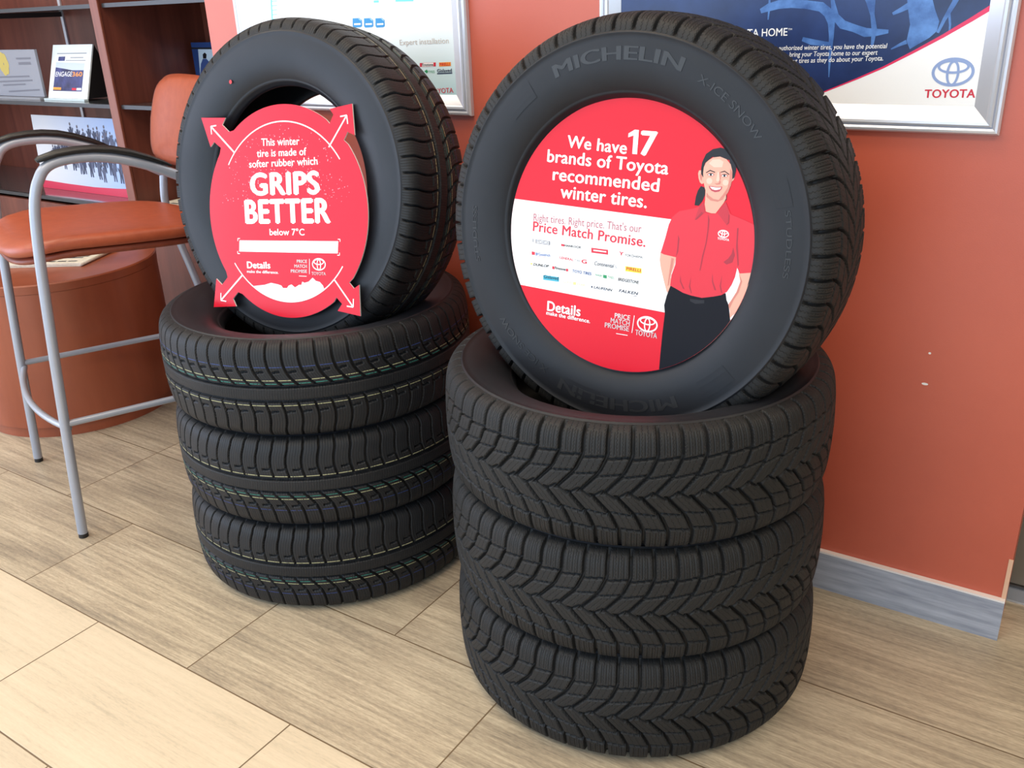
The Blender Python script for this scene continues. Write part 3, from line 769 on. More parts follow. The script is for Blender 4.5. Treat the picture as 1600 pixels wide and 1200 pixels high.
P_(2, [(432, 206), (438, 206), (440, 238), (435, 246), (434, 226)], H0 + 0.00045)
for (x0, y0, xm, ym, x1, y1) in ((370, 208, 390, 196, 414, 206), (438, 206, 458, 200, 480, 216)):
    P_(0, [(x0, y0), (xm, ym), (x1, y1), (x1 - 2, y1 + 4), (xm, ym + 5), (x0 + 2, y0 + 3)], H0 + 0.0005)
for ex, ey in ((393, 218), (457, 223)):
    P_(2, ell(ex, ey, 17, 8), H0 + 0.0005); P_(8, ell(ex, ey + 1, 12, 4.5), H0 + 0.0006); P_(0, ell(ex, ey + 1, 5, 5), H0 + 0.0007)
    P_(0, [(ex - 14, ey - 1), (ex - 6, ey - 6), (ex + 6, ey - 6), (ex + 14, ey), (ex + 5, ey - 3), (ex - 6, ey - 3)], H0 + 0.00075)
P_(7, [(383, 271), (402, 273), (424, 277), (447, 274), (444, 286), (432, 298), (412, 301), (396, 294), (386, 282)], H0 + 0.0005)
P_(8, [(389, 275), (406, 277), (424, 280), (442, 278), (436, 287), (416, 291), (400, 287)], H0 + 0.0006)
P_(1, [(157, 580), (153, 618), (158, 655), (172, 715), (186, 768), (200, 778), (212, 742), (204, 700), (208, 680), (220, 650), (232, 600)], H0 + 0.0001)
P_(2, [(208, 608), (220, 612), (214, 650), (204, 690), (196, 735), (190, 742), (196, 690)], H0 + 0.0002)
P_(1, [(522, 672), (530, 720), (512, 768), (488, 806), (474, 828), (482, 858), (480, 892), (502, 872), (532, 838), (562, 784), (586, 722), (600, 670)], H0 + 0.0001)
P_(2, [(524, 680), (532, 715), (514, 768), (490, 806), (476, 826), (480, 848), (500, 806), (524, 770), (540, 720)], H0 + 0.0002)
P_(6, [(205, 736), (230, 752), (300, 780), (350, 790), (462, 774), (466, 806), (476, 830), (484, 905), (540, 1000), (560, 1200), (140, 1200), (150, 1130), (156, 1060), (166, 960), (177, 870), (174, 830), (186, 785)], H0 + 0.00015)
P_(3, [(362, 345), (344, 364), (316, 376), (244, 390), (212, 418), (196, 452), (180, 512), (158, 584), (172, 592), (230, 606), (226, 640), (208, 690), (202, 738), (228, 752), (262, 772), (300, 785), (350, 796), (404, 790), (442, 783), (468, 768), (490, 735), (506, 698), (516, 654), (528, 682), (586, 678), (600, 640), (640, 500), (596, 452), (548, 430), (486, 404), (464, 348), (448, 362), (424, 398), (398, 402), (370, 396)], H0 + 0.0002)
P_(5, [(360, 346), (338, 370), (318, 428), (330, 424), (366, 394)], H0 + 0.0004); P_(5, [(464, 346), (446, 366), (426, 400), (448, 430), (468, 456), (480, 404)], H0 + 0.0004)
P_(4, [(350, 392), (318, 430), (326, 430), (358, 400)], H0 + 0.0005); P_(4, [(466, 456), (474, 440), (476, 404), (481, 408), (478, 446)], H0 + 0.0005)
P_(4, [(380, 404), (387, 430), (382, 480), (373, 540), (358, 600), (344, 668), (340, 668), (352, 600), (368, 540), (377, 480), (380, 430)], H0 + 0.0004)
P_(4, [(498, 560), (506, 596), (494, 630), (466, 640), (452, 628), (474, 612), (490, 590)], H0 + 0.0003)
P_(4, [(516, 470), (523, 468), (519, 540), (524, 640), (519, 650), (511, 560)], H0 + 0.0003)
P_(4, [(240, 500), (246, 520), (240, 580), (230, 604), (236, 560)], H0 + 0.0003)
for q in ([(400, 680), (404, 720), (418, 760), (410, 760), (398, 720)], [(446, 690), (440, 740), (448, 776), (440, 770), (434, 740)], [(300, 700), (296, 740), (304, 774), (300, 774), (290, 742)], [(250, 690), (254, 720), (270, 756), (262, 752), (248, 720)]):
    P_(4, q, H0 + 0.0003)
P_(0, [(295, 800), (340, 806), (362, 806), (362, 822), (320, 824), (296, 812)], H0 + 0.0003)
o = pm.build('printed_portrait', None, disc, mats=mats_p); o['label'] = 'printed photograph of a smiling person in a red short-sleeved shirt, hands in pockets'
mb = MB(); emblem(mb, pd, z3(452, 496), z3(480, 500), 8, 5.4, 1.5, 0.0009); put_text(mb, pd, 'TOYOTA', z3(424, 522), z3(478, 530), 3.4, 0.0009, bold=0.02)
o = mb.build('emblem', M_WHITE, disc); o['label'] = 'small white emblem on the printed shirt'

# ------------------------------------------------------------------ red sign with four arrows on the left upright tire
SEL, SAZ = 0.2086, -1.5041
sn = Vector((math.cos(SEL) * math.cos(SAZ), math.cos(SEL) * math.sin(SAZ), math.sin(SEL)))
SC = CAM + (Vector((-1.527, 1.378, 0.839)) - CAM) * (0.968)
ps = Plane(SC, sn); SR = 0.2315 * 0.968
sign = thing('arrow_sign', SC - sn * 0.002, 'red round card sign with four corner arrows, leaning on the left upright tire', 'sign')
def sign_angle(p):
    u = ps.uv(p); return math.atan2(u[1], u[0])
corner = [[(537, 219), (543, 206), (554, 211), (550, 162), (515, 170), (521, 179), (515, 193)],          # counter-clockwise, upper right first
          [(357.8, 206), (347, 195), (352, 184), (314.5, 184), (329, 229.6), (334.4, 221.6), (345, 231)],
          [(355.7, 433), (347, 445), (338, 435.5), (334, 479.8), (369, 478.7), (364, 467), (372, 456.5)],
          [(525.7, 464.7), (534.5, 475), (527.5, 485.7), (563, 494), (561, 445), (553, 451), (545.5, 441.4)]]
outl = []
for k in range(4):
    A0 = sign_angle(corner[k][0]); pts = [ps.uv(p) for p in corner[k]]
    outl += pts
    a0 = sign_angle(corner[k][-1]); a1 = sign_angle(corner[(k + 1) % 4][0])
    while a1 < a0: a1 += 2 * math.pi
    for i in range(1, 24):
        a = a0 + (a1 - a0) * i / 24; outl.append((SR * math.cos(a), SR * math.sin(a)))
mb = MB(); mb.poly([ps.at(p, 0) for p in outl]); nf = len(mb.f)
nn = len(outl); b0 = len(mb.v); mb.v += [tuple(ps.at(p, 0)) for p in outl] + [tuple(ps.at(p, -0.003)) for p in outl]
for i in range(nn): mb.f.append((b0 + i, b0 + nn + i, b0 + nn + (i + 1) % nn, b0 + (i + 1) % nn)); mb.i.append(1)
mb.k = 1; mb.poly([ps.at(p, -0.003) for p in outl])
o = mb.build('panel', None, sign, mats=[M_REDCARD, M_CARD])
mb = MB(); C0 = Vector((0, 0)); ex, ey = Vector((1, 0)), Vector((0, 1))
for (p, q) in (((529, 251), (360, 260)), ((367, 411), (535, 415.5))):
    a0, a1 = sign_angle(p), sign_angle(q)
    while a1 < a0: a1 += 2 * math.pi
    ring(mb, ps, C0, ex, ey, SR * 0.845, SR * 0.845, 0.0026, 0.0006, 48, a0, a1)
for (p, q) in (((367, 239), (331, 199)), ((514, 230), (541, 182)), ((379, 430), (346.5, 468)), ((522, 436), (551, 478))):
    put_line(mb, ps, [p, q], 1.9, 0.0006)
    u0, u1 = Vector(ps.uv(p)), Vector(ps.uv(q)); t = (u1 - u0).normalized(); nr = Vector((-t.y, t.x)); L = 0.017; w = 0.0028
    for sd in (1, -1):
        d2 = (-t + sd * nr * 1.0).normalized(); n2 = Vector((-d2.y, d2.x)) * w / 2; tip = u1 + t * 0.003
        mb.poly([ps.at(x, 0.0007) for x in (tip + n2, tip + d2 * L + n2, tip + d2 * L - n2, tip - n2)])
o = mb.build('printed_arrows', M_WHITE, sign); o['label'] = 'white printed arc lines and arrows'
mb = MB()
def z8(x, y): return (360 + x / 8, 360 + y / 8)
mound = [z8(*p) for p in [(280, 705), (340, 690), (430, 680), (510, 655), (600, 675), (640, 690), (660, 720), (710, 720), (730, 690), (765, 675), (810, 712), (830, 700), (860, 680), (890, 680), (900, 640), (930, 655), (980, 640), (1030, 590), (1070, 630), (1120, 645), (1160, 690), (1170, 722)]]
a0, a1 = sign_angle(z8(1170, 722)), sign_angle(z8(280, 705))
while a0 < 0: a0 += 2 * math.pi
while a1 < 0: a1 += 2 * math.pi
pts = [ps.uv(p) for p in mound] + [(SR * 0.843 * math.cos(a0 + (a1 - a0) * i / 30), SR * 0.843 * math.sin(a0 + (a1 - a0) * i / 30)) for i in range(31)]
mb.poly([ps.at(p, 0.0005) for p in pts])
o = mb.build('printed_snow', M_WHITE, sign); o['label'] = 'white printed snow drift'
mb = MB(); rs = random.Random(3)
for i in range(260):
    a = rs.uniform(0.25, math.pi - 0.1); r = SR * rs.uniform(0.25, 0.80) ** 0.7; 
    c = Vector((r * math.cos(a), r * math.sin(a) - 0.01)); s_ = rs.choice((0.0007, 0.0009, 0.0012, 0.0016))
    if c.length > SR * 0.82: continue
    mb.poly([ps.at(c + Vector((math.cos(t), math.sin(t))) * s_ * rs.uniform(0.6, 1.2), 0.0004) for t in (0, 1.1, 2.3, 3.5, 4.9)])
o = mb.build('printed_flakes', mat('pale pink flakes', (255, 150, 165), 0.4), sign); o['label'] = 'scattered pale printed snowflakes'; o['kind'] = 'stuff'
mb = MB()
put_text(mb, ps, 'This winter', (409, 228), (468, 226), 11.5, bold=0.02)
put_text(mb, ps, 'tire is made of', (402, 245.4), (479, 242.2), 11.5, bold=0.02)
put_text(mb, ps, 'softer rubber which', (390, 262), (496.5, 257), 11.5, bold=0.02)
put_text(mb, ps, 'GRIPS', (393.4, 304.5), (498.5, 302.3), 34, bold=0.05)
put_text(mb, ps, 'BETTER', (385.4, 348.4), (515.5, 347.5), 36, bold=0.05)
put_text(mb, ps, 'below 7\u00b0C', (422, 367.4), (476, 367.6), 10.5, bold=0.02)
put_text(mb, ps, 'Details', (387, 418.8), (422.5, 419.4), 10, bold=0.045)
put_text(mb, ps, 'make the difference.', (386.5, 426), (435.6, 427.8), 4.3, bold=0.02)
put_text(mb, ps, 'PRICE', (464.4, 410.5), (480, 410.8), 4.8, bold=0.03)
put_text(mb, ps, 'MATCH', (460.6, 418), (480, 418.4), 4.8, bold=0.03)
put_text(mb, ps, 'PROMISE', (455, 425.8), (480, 426.3), 4.8, bold=0.03)
put_line(mb, ps, [(483.9, 404.4), (483.9, 428.4)], 0.8, 0.0006); put_line(mb, ps, [(467.5, 431.2), (479.5, 431.7)], 0.7, 0.0006)
put_text(mb, ps, 'TOYOTA', (487.5, 429.6), (509.4, 430.1), 4.8, bold=0.02)
o = mb.build('lettering', M_WHITE, sign); o['label'] = 'white printed lettering'
mb = MB(); emblem(mb, ps, (498.5, 413), (508, 413.2), 10, 8.8, 1.5); o = mb.build('emblem', M_WHITE, sign); o['label'] = 'white emblem of three ovals'
mb = MB(); put_poly(mb, ps, [(374.4, 375.6), (528.8, 376.9), (528, 396), (374, 393)], 0.0005)
for (c, dx, dy) in (((371.8, 372.6), 3.5, 4), ((531.6, 373.8), -3.5, 4), ((530.8, 398.8), -3.5, -4), ((371.6, 396.2), 3.5, -4)):
    put_line(mb, ps, [c, (c[0] + dx, c[1])], 0.9); put_line(mb, ps, [c, (c[0], c[1] + dy)], 0.9)
o = mb.build('write_in_box', M_WHITE, sign); o['label'] = 'blank white write-in bar'

# ------------------------------------------------------------------ posters in snap frames
FR_PROF = [(0.0, 0.0), (0.0, 0.011), (0.003, 0.0155), (0.007, 0.0165), (0.0105, 0.015), (0.012, 0.0115), (0.0135, 0.015), (0.0165, 0.0175), (0.021, 0.0165), (0.0235, 0.0145), (0.046, 0.0035), (0.046, 0.0)]
def snap_frame(parent, x0, x1, z0, z1, y):
    mb = MB(); v = []; m = len(FR_PROF)
    for (cx, cz, sx, sz) in ((x0, z0, 1, 1), (x1, z0, -1, 1), (x1, z1, -1, -1), (x0, z1, 1, -1)):
        for d, h in FR_PROF: v.append((cx + sx * d, y - h, cz + sz * d))
    f = []
    for k in range(4):
        for i in range(m):
            f.append((k * m + i, k * m + (i + 1) % m, ((k + 1) % 4) * m + (i + 1) % m, ((k + 1) % 4) * m + i))
    mb.add(v, f)
    return fix_normals(mb.build('frame', M_ALU, parent))
def poster(name, x0, x1, z0, z1, y, sheet_mat, label):
    t = thing(name, ((x0 + x1) / 2, y, z0), label, 'poster')
    snap_frame(t, x0, x1, z0, z1, y)
    MB().box(x0 + 0.04, x1 - 0.04, y - 0.0028, y - 0.0004, z0 + 0.04, z1 - 0.04).build('sheet', sheet_mat, t)
    return t, Plane((0, y - 0.0029, 0), (0, -1, 0))
def gradient(name, axis, lo, hi, c0, c1, rough=0.3):
    """a printed colour fade on a sheet"""
    m = mat(name, c0, rough); nt, lk, b = nodes(m)
    tc = N(nt, 'ShaderNodeTexCoord'); sp = N(nt, 'ShaderNodeSeparateXYZ'); lk.new(tc.outputs['Object'], sp.inputs[0])
    mr = N(nt, 'ShaderNodeMapRange'); mr.inputs[1].default_value = lo; mr.inputs[2].default_value = hi; lk.new(sp.outputs[axis], mr.inputs[0])
    mx = N(nt, 'ShaderNodeMixRGB'); lk.new(mr.outputs[0], mx.inputs[0]); mx.inputs[1].default_value = (*s2l(c0), 1); mx.inputs[2].default_value = (*s2l(c1), 1)
    lk.new(mx.outputs[0], b.inputs['Base Color']); return m
M_SHEET1 = gradient('pale printed poster sheet', 2, 0.03, 0.22, (176, 214, 224), (246, 248, 248))
t1, pp = poster('framed_poster', -2.070, -1.302, 1.006, 2.10, WY - 0.0006, M_SHEET1, 'white tire poster in a silver frame on the wall behind the left upright tire')
mb = MB()
for x in (551, 568.7, 586.6):
    mb.k = 0; put_poly(mb, pp, [(x, 28.6), (x + 10.5, 28.2), (x + 14.5, 31.5), (x + 14.8, 41.0), (x + 12.5, 42.6), (x + 2, 43.2), (x + 0.2, 41)], 0.0003)
    mb.k = 1; put_poly(mb, pp, [(x + 2.5, 36.6), (x + 12.6, 36.1), (x + 12.7, 38.7), (x + 2.7, 39.2)], 0.0005)
    mb.k = 2; put_poly(mb, pp, [(x + 8.5, 29.0), (x + 12.5, 29.5), (x + 13.8, 33.5)], 0.0005)
o = mb.build('printed_icons', None, t1, mats=[M_SKYINK, M_WHITE, mat('light blue ink', (150, 205, 235), 0.4)]); o['label'] = 'three blue printed icons'
mb = MB(); put_text(mb, pp, 'Expert installation', (625, 70.6), (701.5, 67.6), 8.6, bold=0.004); o = mb.build('lettering', M_TANINK, t1); o['label'] = 'thin grey printed line'
mb = MB(); put_text(mb, pp, 'TOYOTA', (672, 146.2), (708.6, 144.6), 7.6, bold=0.01); o = mb.build('lettering', M_REDTXT, t1); o['label'] = 'red printed lettering'
mb = MB(); mb.k = 0; put_poly(mb, pp, [(656, 98.5), (681, 97.5), (681, 103.6), (656, 104.6)], 0.0003)
mb.k = 1; put_poly(mb, pp, [(659.5, 98.7), (677.4, 98.0), (677.4, 103.4), (659.5, 104.1)], 0.0004)
mb.k = 2; put_text(mb, pp, 'Firestone', (660, 103.4), (677, 102.8), 4.4, bold=0.03)
mb.k = 3; put_poly(mb, pp, [(686, 97.6), (704.4, 96.8), (704.6, 103.2), (686.2, 104)], 0.0003)
mb.k = 0; put_text(mb, pp, 'PIRELLI', (687.5, 102.9), (703, 102.2), 4.2, bold=0.03)
mb.k = 4; put_poly(mb, pp, [(663, 111.2), (667, 108.6), (669, 112), (667, 114.8)], 0.0003); put_text(mb, pp, 'TYRES', (669.5, 114.4), (679.5, 113.9), 4)
mb.k = 5; put_text(mb, pp, 'Gislaved', (683.6, 113.2), (706.2, 112.2), 5.2, bold=0.03); put_poly(mb, pp, [(683, 114.2), (706.6, 113.2), (706.7, 115), (683.1, 116)], 0.0003)
o = mb.build('brand_marks', None, t1, mats=[M_REDTXT, M_WHITE, M_BLACKINK, M_ORANGE, M_GREENINK, M_NAVYINK]); o['label'] = 'small coloured printed brand marks'
mb = MB(); put_line(mb, pp, [(421.5, -60), (424.5, 12), (426, 40)], 2.2)
for k in range(5): put_line(mb, pp, [(424.4, 2 + k * 7), (433, 1.7 + k * 7)], 0.7)
put_line(mb, pp, [(618, 0.5), (646, -0.3)], 3); put_line(mb, pp, [(584, 2.5), (592, 2.2)], 2.5)
o = mb.build('printed_rule', mat('aqua ink', (120, 215, 222), 0.4), t1); o['label'] = 'aqua printed rule'
mb = MB(); put_line(mb, pp, [(640, 160.2), (714, 157.2)], 3.0); o = mb.build('printed_edge', mat('dark teal print', (84, 116, 116), 0.4), t1)

M_SHEET2 = mat('navy printed sheet', (30, 42, 84), 0.30)
noise_mix(M_SHEET2, s2l((22, 30, 62)), s2l((48, 72, 130)), (5, 5, 5), lo=0.3, hi=0.75)
t2, pq = poster('framed_poster', -0.962, -0.188, 1.006, 2.10, WY - 0.0006, M_SHEET2, 'navy and white winter tire poster in a silver frame at the right of the wall')
inner = [(-0.920, 1.050), (-0.230, 1.050), (-0.230, 2.05), (-0.920, 2.05)]
def ic(pl, p): return p
def put_clip(mb, pl, pix, h):
    q = clip_convex([pl.uv(p) for p in pix], inner)
    if len(q) >= 3: mb.poly([pl.at(p, h) for p in q])
edge = [(900, 262), (1000, 236), (1100, 208), (1200, 176), (1287.5, 144.6), (1340, 124), (1381, 106.6), (1430, 82), (1475, 58.5), (1520, 33), (1553, 13.5), (1570, 3.5)]
def sz(x, y): return (1150 + x * 0.25625, y * 0.25625)
mb = MB()
L_ = lambda pts, w: put_line(mb, pq, [sz(*p) for p in pts], [x * 0.25625 for x in w] if isinstance(w, list) else w * 0.25625, 0.0003)
L_([(150, 68), (200, 45), (260, 28), (340, 22), (430, 28), (520, 42), (565, 80), (582, 140), (582, 220), (574, 320), (566, 470)], [26, 44, 48, 46, 46, 52, 54, 40, 28, 18, 6])
L_([(205, -30), (204, 40), (196, 120)], [10, 14, 8])
L_([(580, -60), (592, 20), (606, 100), (650, 150), (720, 172), (790, 198), (850, 198), (930, 192)], [16, 26, 44, 52, 44, 52, 44, 20])
L_([(790, -80), (822, 0), (832, 90), (844, 180), (828, 290)], [70, 60, 26, 34, 14])
L_([(955, 85), (1010, 58), (1080, 20)], [18, 30, 44])
L_([(1370, -60), (1330, 20), (1300, 70), (1270, 120), (1230, 200)], [44, 34, 30, 24, 18])
L_([(1300, 70), (1306, 150), (1298, 230)], [16, 14, 8])
L_([(405, 238), (460, 256), (530, 266), (580, 268)], [24, 34, 28, 18])
L_([(945, 300), (1000, 272), (1040, 255)], [8, 18, 26])
put_poly(mb, pq, [sz(*p) for p in [(1040, -40), (1190, -40), (1215, 60), (1240, 130), (1225, 190), (1180, 230), (1110, 270), (1060, 300), (1040, 250), (1062, 150), (1050, 60)]], 0.00035)
M_BRANCH = noise_mix(mat('frosty blue print', (84, 138, 205), 0.3), s2l((50, 84, 146)), s2l((92, 138, 204)), (22, 22, 22))
o = mb.build('printed_frost', M_BRANCH, t2); o['label'] = 'pale blue printed frosty branches'
mb = MB(); put_clip(mb, pq, edge + [(1575, 60), (1575, 180), (1300, 192), (900, 300)], 0.0006)
o = mb.build('white_corner', M_WHITE, t2); o['label'] = 'white lower corner of the print'
mb = MB()
ws = [0, 0.5, 0.8, 1.2, 1.8, 2.4, 3.0, 4.0, 5.2, 6.6, 7.8, 8.4]
band = [(p[0] - w * 0.5, p[1] - w * 0.85) for p, w in zip(edge, ws)]
put_clip(mb, pq, edge + band[::-1], 0.0008)
o = mb.build('red_swoosh', mat('rose red print', (222, 44, 92), 0.35), t2); o['label'] = 'thin red curve along the white corner'
mb = MB()
put_text(mb, pq, 'TOYOTA HOME', (1128, 58.6), (1230, 55.6), 11.8, 0.0007, bold=0.012); put_text(mb, pq, 'TM', (1231.5, 47.4), (1237.5, 47.2), 3, 0.0007)
put_text(mb, pq, 'authorized winter tires, you have the potential', (1217, 78.6), (1386, 75.2), 7.4, 0.0007, shear=0.12, bold=0.006)
put_text(mb, pq, 'bring your Toyota home to our expert', (1233.6, 88.6), (1371, 85.4), 7.4, 0.0007, shear=0.12, bold=0.006)
put_text(mb, pq, 'about tires as they do about your Toyota.', (1226, 99.0), (1380, 94.4), 7.4, 0.0007, shear=0.12, bold=0.006)
o = mb.build('lettering', M_WHITE, t2); o['label'] = 'white printed lettering'
mb = MB(); put_text(mb, pq, 'TOYOTA', (1444.5, 152.6), (1523, 152.4), 12.8, 0.001, bold=0.028); o = mb.build('lettering', M_REDTXT, t2); o['label'] = 'red printed lettering'
mb = MB(); emblem(mb, pq, (1489, 112.6), (1520, 112.4), 31.5, 20.5, 4.8, 0.001); o = mb.build('emblem', mat('steel blue print', (140, 160, 205), 0.3), t2); o['label'] = 'steel blue emblem of three ovals'

# ------------------------------------------------------------------ counter stool
st = thing('counter_stool', (-2.28, 1.38, 0), 'silver framed stool with orange seat and black arm pads, at the left', 'stool')
NF, FF = Vector((-2.100, 1.059, 0)), Vector((-2.630, 1.250, 0))
DV = Vector((0.340, 0.940, 0)).normalized(); LV = (FF - NF).normalized(); Z = Vector((0, 0, 1))
def sp_(side, d, lat, z):   # side 0 near leg .. ; d depth back, lat inward offset
    base = NF if side == 0 else FF; inward = LV if side == 0 else -LV
    return base + DV * d + inward * lat + Z * z
TR = 0.0125
def catmull(pts, k=4):
    P = [pts[0]] + list(pts) + [pts[-1]]; out = []
    for i in range(1, len(P) - 2):
        a, b, c, d = P[i - 1], P[i], P[i + 1], P[i + 2]
        for j in range(k):
            t = j / k; out.append(0.5 * ((2 * b) + (c - a) * t + (2 * a - 5 * b + 4 * c - d) * t * t + (3 * b - a - 3 * c + d) * t ** 3))
    return out + [P[-2]]
def bez(p0, p1, p2, n=8):
    return [(1 - t) ** 2 * p0 + 2 * t * (1 - t) * p1 + t * t * p2 for t in [i / n for i in range(n + 1)]]
for sd in (0, 1):
    dz = -0.008 * sd
    path = [(0.0, 0.012), (0.022, 0.33), (0.045, 0.62), (0.057, 0.75), (0.069, 0.845 + dz), (0.082, 0.893 + dz), (0.094, 0.917 + dz), (0.106, 0.934 + dz), (0.122, 0.945 + dz), (0.142, 0.951 + dz), (0.170, 0.954 + dz), (0.210, 0.953 + dz), (0.250, 0.947 + dz), (0.290, 0.936 + dz), (0.340, 0.917 + dz), (0.400, 0.887 + dz), (0.460, 0.852), (0.528, 0.812)]
    o = MB().tube(catmull([sp_(sd, d, 0, z) for d, z in path]), TR, 16).build('front_leg', M_SILVER, st, smooth=True); smooth_by_angle(o)
    o['label'] = 'front leg tube bending into the arm rail'
    o = MB().tube([sp_(sd, 0.0, 0, 0.0), sp_(sd, 0.001, 0, 0.012)], TR * 0.98, 16).build('foot_glide', M_BLACKPL, st)
    o = MB().tube(catmull([sp_(sd, d, 0, z) for d, z in ((0.655, 0.012), (0.615, 0.23), (0.575, 0.445), (0.545, 0.58), (0.526, 0.66), (0.520, 0.72), (0.524, 0.77), (0.535, 0.83), (0.560, 0.93), (0.575, 0.99))]), 0.0118, 14).build('rear_leg', M_SILVER, st, smooth=True); smooth_by_angle(o)
    MB().tube([sp_(sd, 0.657, 0, 0.0), sp_(sd, 0.655, 0, 0.012)], 0.0112, 14).build('foot_glide', M_BLACKPL, st)
    pts = [sp_(sd, d, 0, z + dz) for d, z in ((0.096, 0.957), (0.104, 0.9605), (0.14, 0.9685), (0.18, 0.9715), (0.22, 0.9705), (0.26, 0.9645), (0.30, 0.9530), (0.345, 0.9345), (0.375, 0.920), (0.394, 0.910))]
    rr = [0.010, 0.015, 0.0175, 0.0185, 0.0185, 0.0185, 0.0175, 0.015, 0.011, 0.006]
    o = MB().tube(pts, rr, 14, flat=0.50).build('arm_pad', M_BLACKPL, st, smooth=True); smooth_by_angle(o, 60)
    o = MB().tube([sp_(sd, 0.025, 0, 0.318), sp_(sd, 0.60, 0, 0.300)], 0.0085, 12).build('side_rail', M_SILVER, st, smooth=True); smooth_by_angle(o)
pts = bez(sp_(0, 0.028, 0, 0.305), (sp_(0, -0.05, 0.28, 0.29)), sp_(1, 0.028, 0, 0.305), 16)
o = MB().tube(pts, 0.0085, 12).build('footrest_rail', M_SILVER, st, smooth=True); smooth_by_angle(o)
# upholstered seat: superellipse cushion with a waterfall front
def cushion(cx, half_l, half_d, z0, z1, n=48):
    mb = MB(); rings = [(0.90, 0.0), (0.975, 0.10), (1.0, 0.30), (1.0, 0.62), (0.985, 0.82), (0.945, 0.94), (0.86, 1.0), (0.6, 1.02), (0.3, 1.03)]
    v = []; f = []
    for s_, h in rings:
        for j in range(n):
            a = 2 * math.pi * j / n; c, q = math.cos(a), math.sin(a)
            e = 0.55
            x = math.copysign(abs(c) ** e, c) * half_l * s_; y = math.copysign(abs(q) ** e, q) * half_d * s_
            z = z0 + (z1 - z0) * h
            fr = max(0, (-y / half_d - 0.45) / 0.55); z -= 0.030 * fr ** 1.6
            z -= 0.012 * (1 - (x / half_l) ** 2) * (h > 0.7) * (1 if y > -half_d * 0.7 else 0.3)
            v.append(cx + LV * x + DV * y + Z * (z + 0.010 - 0.062 * (y + half_d)))
    m = len(rings)
    for i in range(m - 1):
        for j in range(n): f.append((i * n + j, i * n + (j + 1) % n, (i + 1) * n + (j + 1) % n, (i + 1) * n + j))
    f.append(tuple(range(n))[::-1]); f.append(tuple((m - 1) * n + j for j in range(n)))
    return mb.add(v, f)
mid = (NF + FF) / 2
seat_c = mid + DV * 0.262
o = cushion(seat_c, 0.252, 0.262, 0.732, 0.770).build('seat', M_SEAT, st); fix_normals(o); smooth_by_angle(o, 70)
mb = MB(); pan = cushion(seat_c, 0.240, 0.250, 0.712, 0.735); o = pan.build('seat_pan', noise_mix(mat('dark orange piping vinyl', (130, 60, 38), 0.5), s2l((122, 56, 36)), s2l((138, 64, 42)), (30, 30, 30)), st); fix_normals(o); smooth_by_angle(o, 70)
# backrest, curved upholstered panel
mb = MB(); v = []; f = []; nu_, nv_ = 28, 16
HWB = 0.245
for side_ in (0, 1):
    for i in range(nu_ + 1):
        for j in range(nv_ + 1):
            tx = -1 + 2 * i / nu_; tz = -1 + 2 * j / nv_
            # rounded rectangle mapping
            k = (abs(tx) ** 5 + abs(tz) ** 5 + 1e-9) ** (1 / 5) / max(abs(tx), abs(tz), 1e-6)
            x = tx / k * HWB * (1 - 0.10 * max(0, tz)); z = 0.978 + tz / k * 0.124
            d = 0.512 + 0.05 * tz * 0.5 + 0.035 * (1 - (x / HWB) ** 2)
            edge_ = max(abs(tx), abs(tz)); th = 0.019 * (1 - edge_ ** 6)
            d += th if side_ else -th
            v.append(mid + LV * x + DV * d + Z * z)
m1 = (nu_ + 1) * (nv_ + 1)
for side_ in (0, 1):
    for i in range(nu_):
        for j in range(nv_):
            q = [i * (nv_ + 1) + j, (i + 1) * (nv_ + 1) + j, (i + 1) * (nv_ + 1) + j + 1, i * (nv_ + 1) + j + 1]
            f.append(tuple(side_ * m1 + x for x in q))
mb.add(v, f); o = mb.build('backrest', M_SEAT, st, smooth=True)
bm = bmesh.new(); bm.from_mesh(o.data); bmesh.ops.remove_doubles(bm, verts=bm.verts, dist=0.0008); bmesh.ops.recalc_face_normals(bm, faces=bm.faces); bm.to_mesh(o.data); bm.free()

# ------------------------------------------------------------------ drum table and newspaper
DX, DY, DRr, DH = -2.947, 1.6186, 0.324, 0.512
dt = thing('drum_table', (DX, DY, 0), 'round cherry wood drum table with a newspaper on it, behind the stool', 'table')
mb = MB().lathe([(DRr - 0.012, 0.0), (DRr - 0.012, 0.035), (DRr - 0.002, 0.037), (DRr - 0.001, DH - 0.030)], 96)
o = link_mesh('body', [(x + DX, y + DY, z) for x, y, z in mb.v], mb.f, M_DRUM, dt); smooth_by_angle(o)
mb = MB().lathe([(DRr - 0.01, DH - 0.031), (DRr, DH - 0.029), (DRr + 0.001, DH - 0.004), (DRr - 0.003, DH), (0.001, DH)], 96)
o = link_mesh('top', [(x + DX, y + DY, z) for x, y, z in mb.v], mb.f, M_DRUM, dt); smooth_by_angle(o)
nw = thing('newspaper', (-2.93, 1.58, DH), 'folded newspaper lying on the round drum table', 'newspaper')
A, B, Cc, Dd = Vector((-3.030, 1.452, 0)), Vector((-2.772, 1.606, 0)), Vector((-2.862, 1.800, 0)), Vector((-3.12, 1.655, 0))
def sheet(k, z0, z1, sh):
    mb = MB(); q = [A + (A - Cc).normalized() * sh, B + (B - Dd).normalized() * sh, Cc, Dd]
    mb.add([p + Z * z0 for p in q] + [p + Z * z1 for p in q], [(3, 2, 1, 0), (4, 5, 6, 7), (0, 1, 5, 4), (1, 2, 6, 5), (2, 3, 7, 6), (3, 0, 4, 7)])
    return mb
o = sheet(0, DH + 0.0005, DH + 0.006, -0.004).build('folded_section', M_NEWS, nw)
o = sheet(1, DH + 0.0066, DH + 0.0125, 0.0).build('folded_section', M_NEWS, nw)
mb = MB().tube([B + Z * (DH + 0.0065), Cc + Z * (DH + 0.0065)], 0.0062, 12); o = mb.build('fold', M_NEWS, nw, smooth=True)
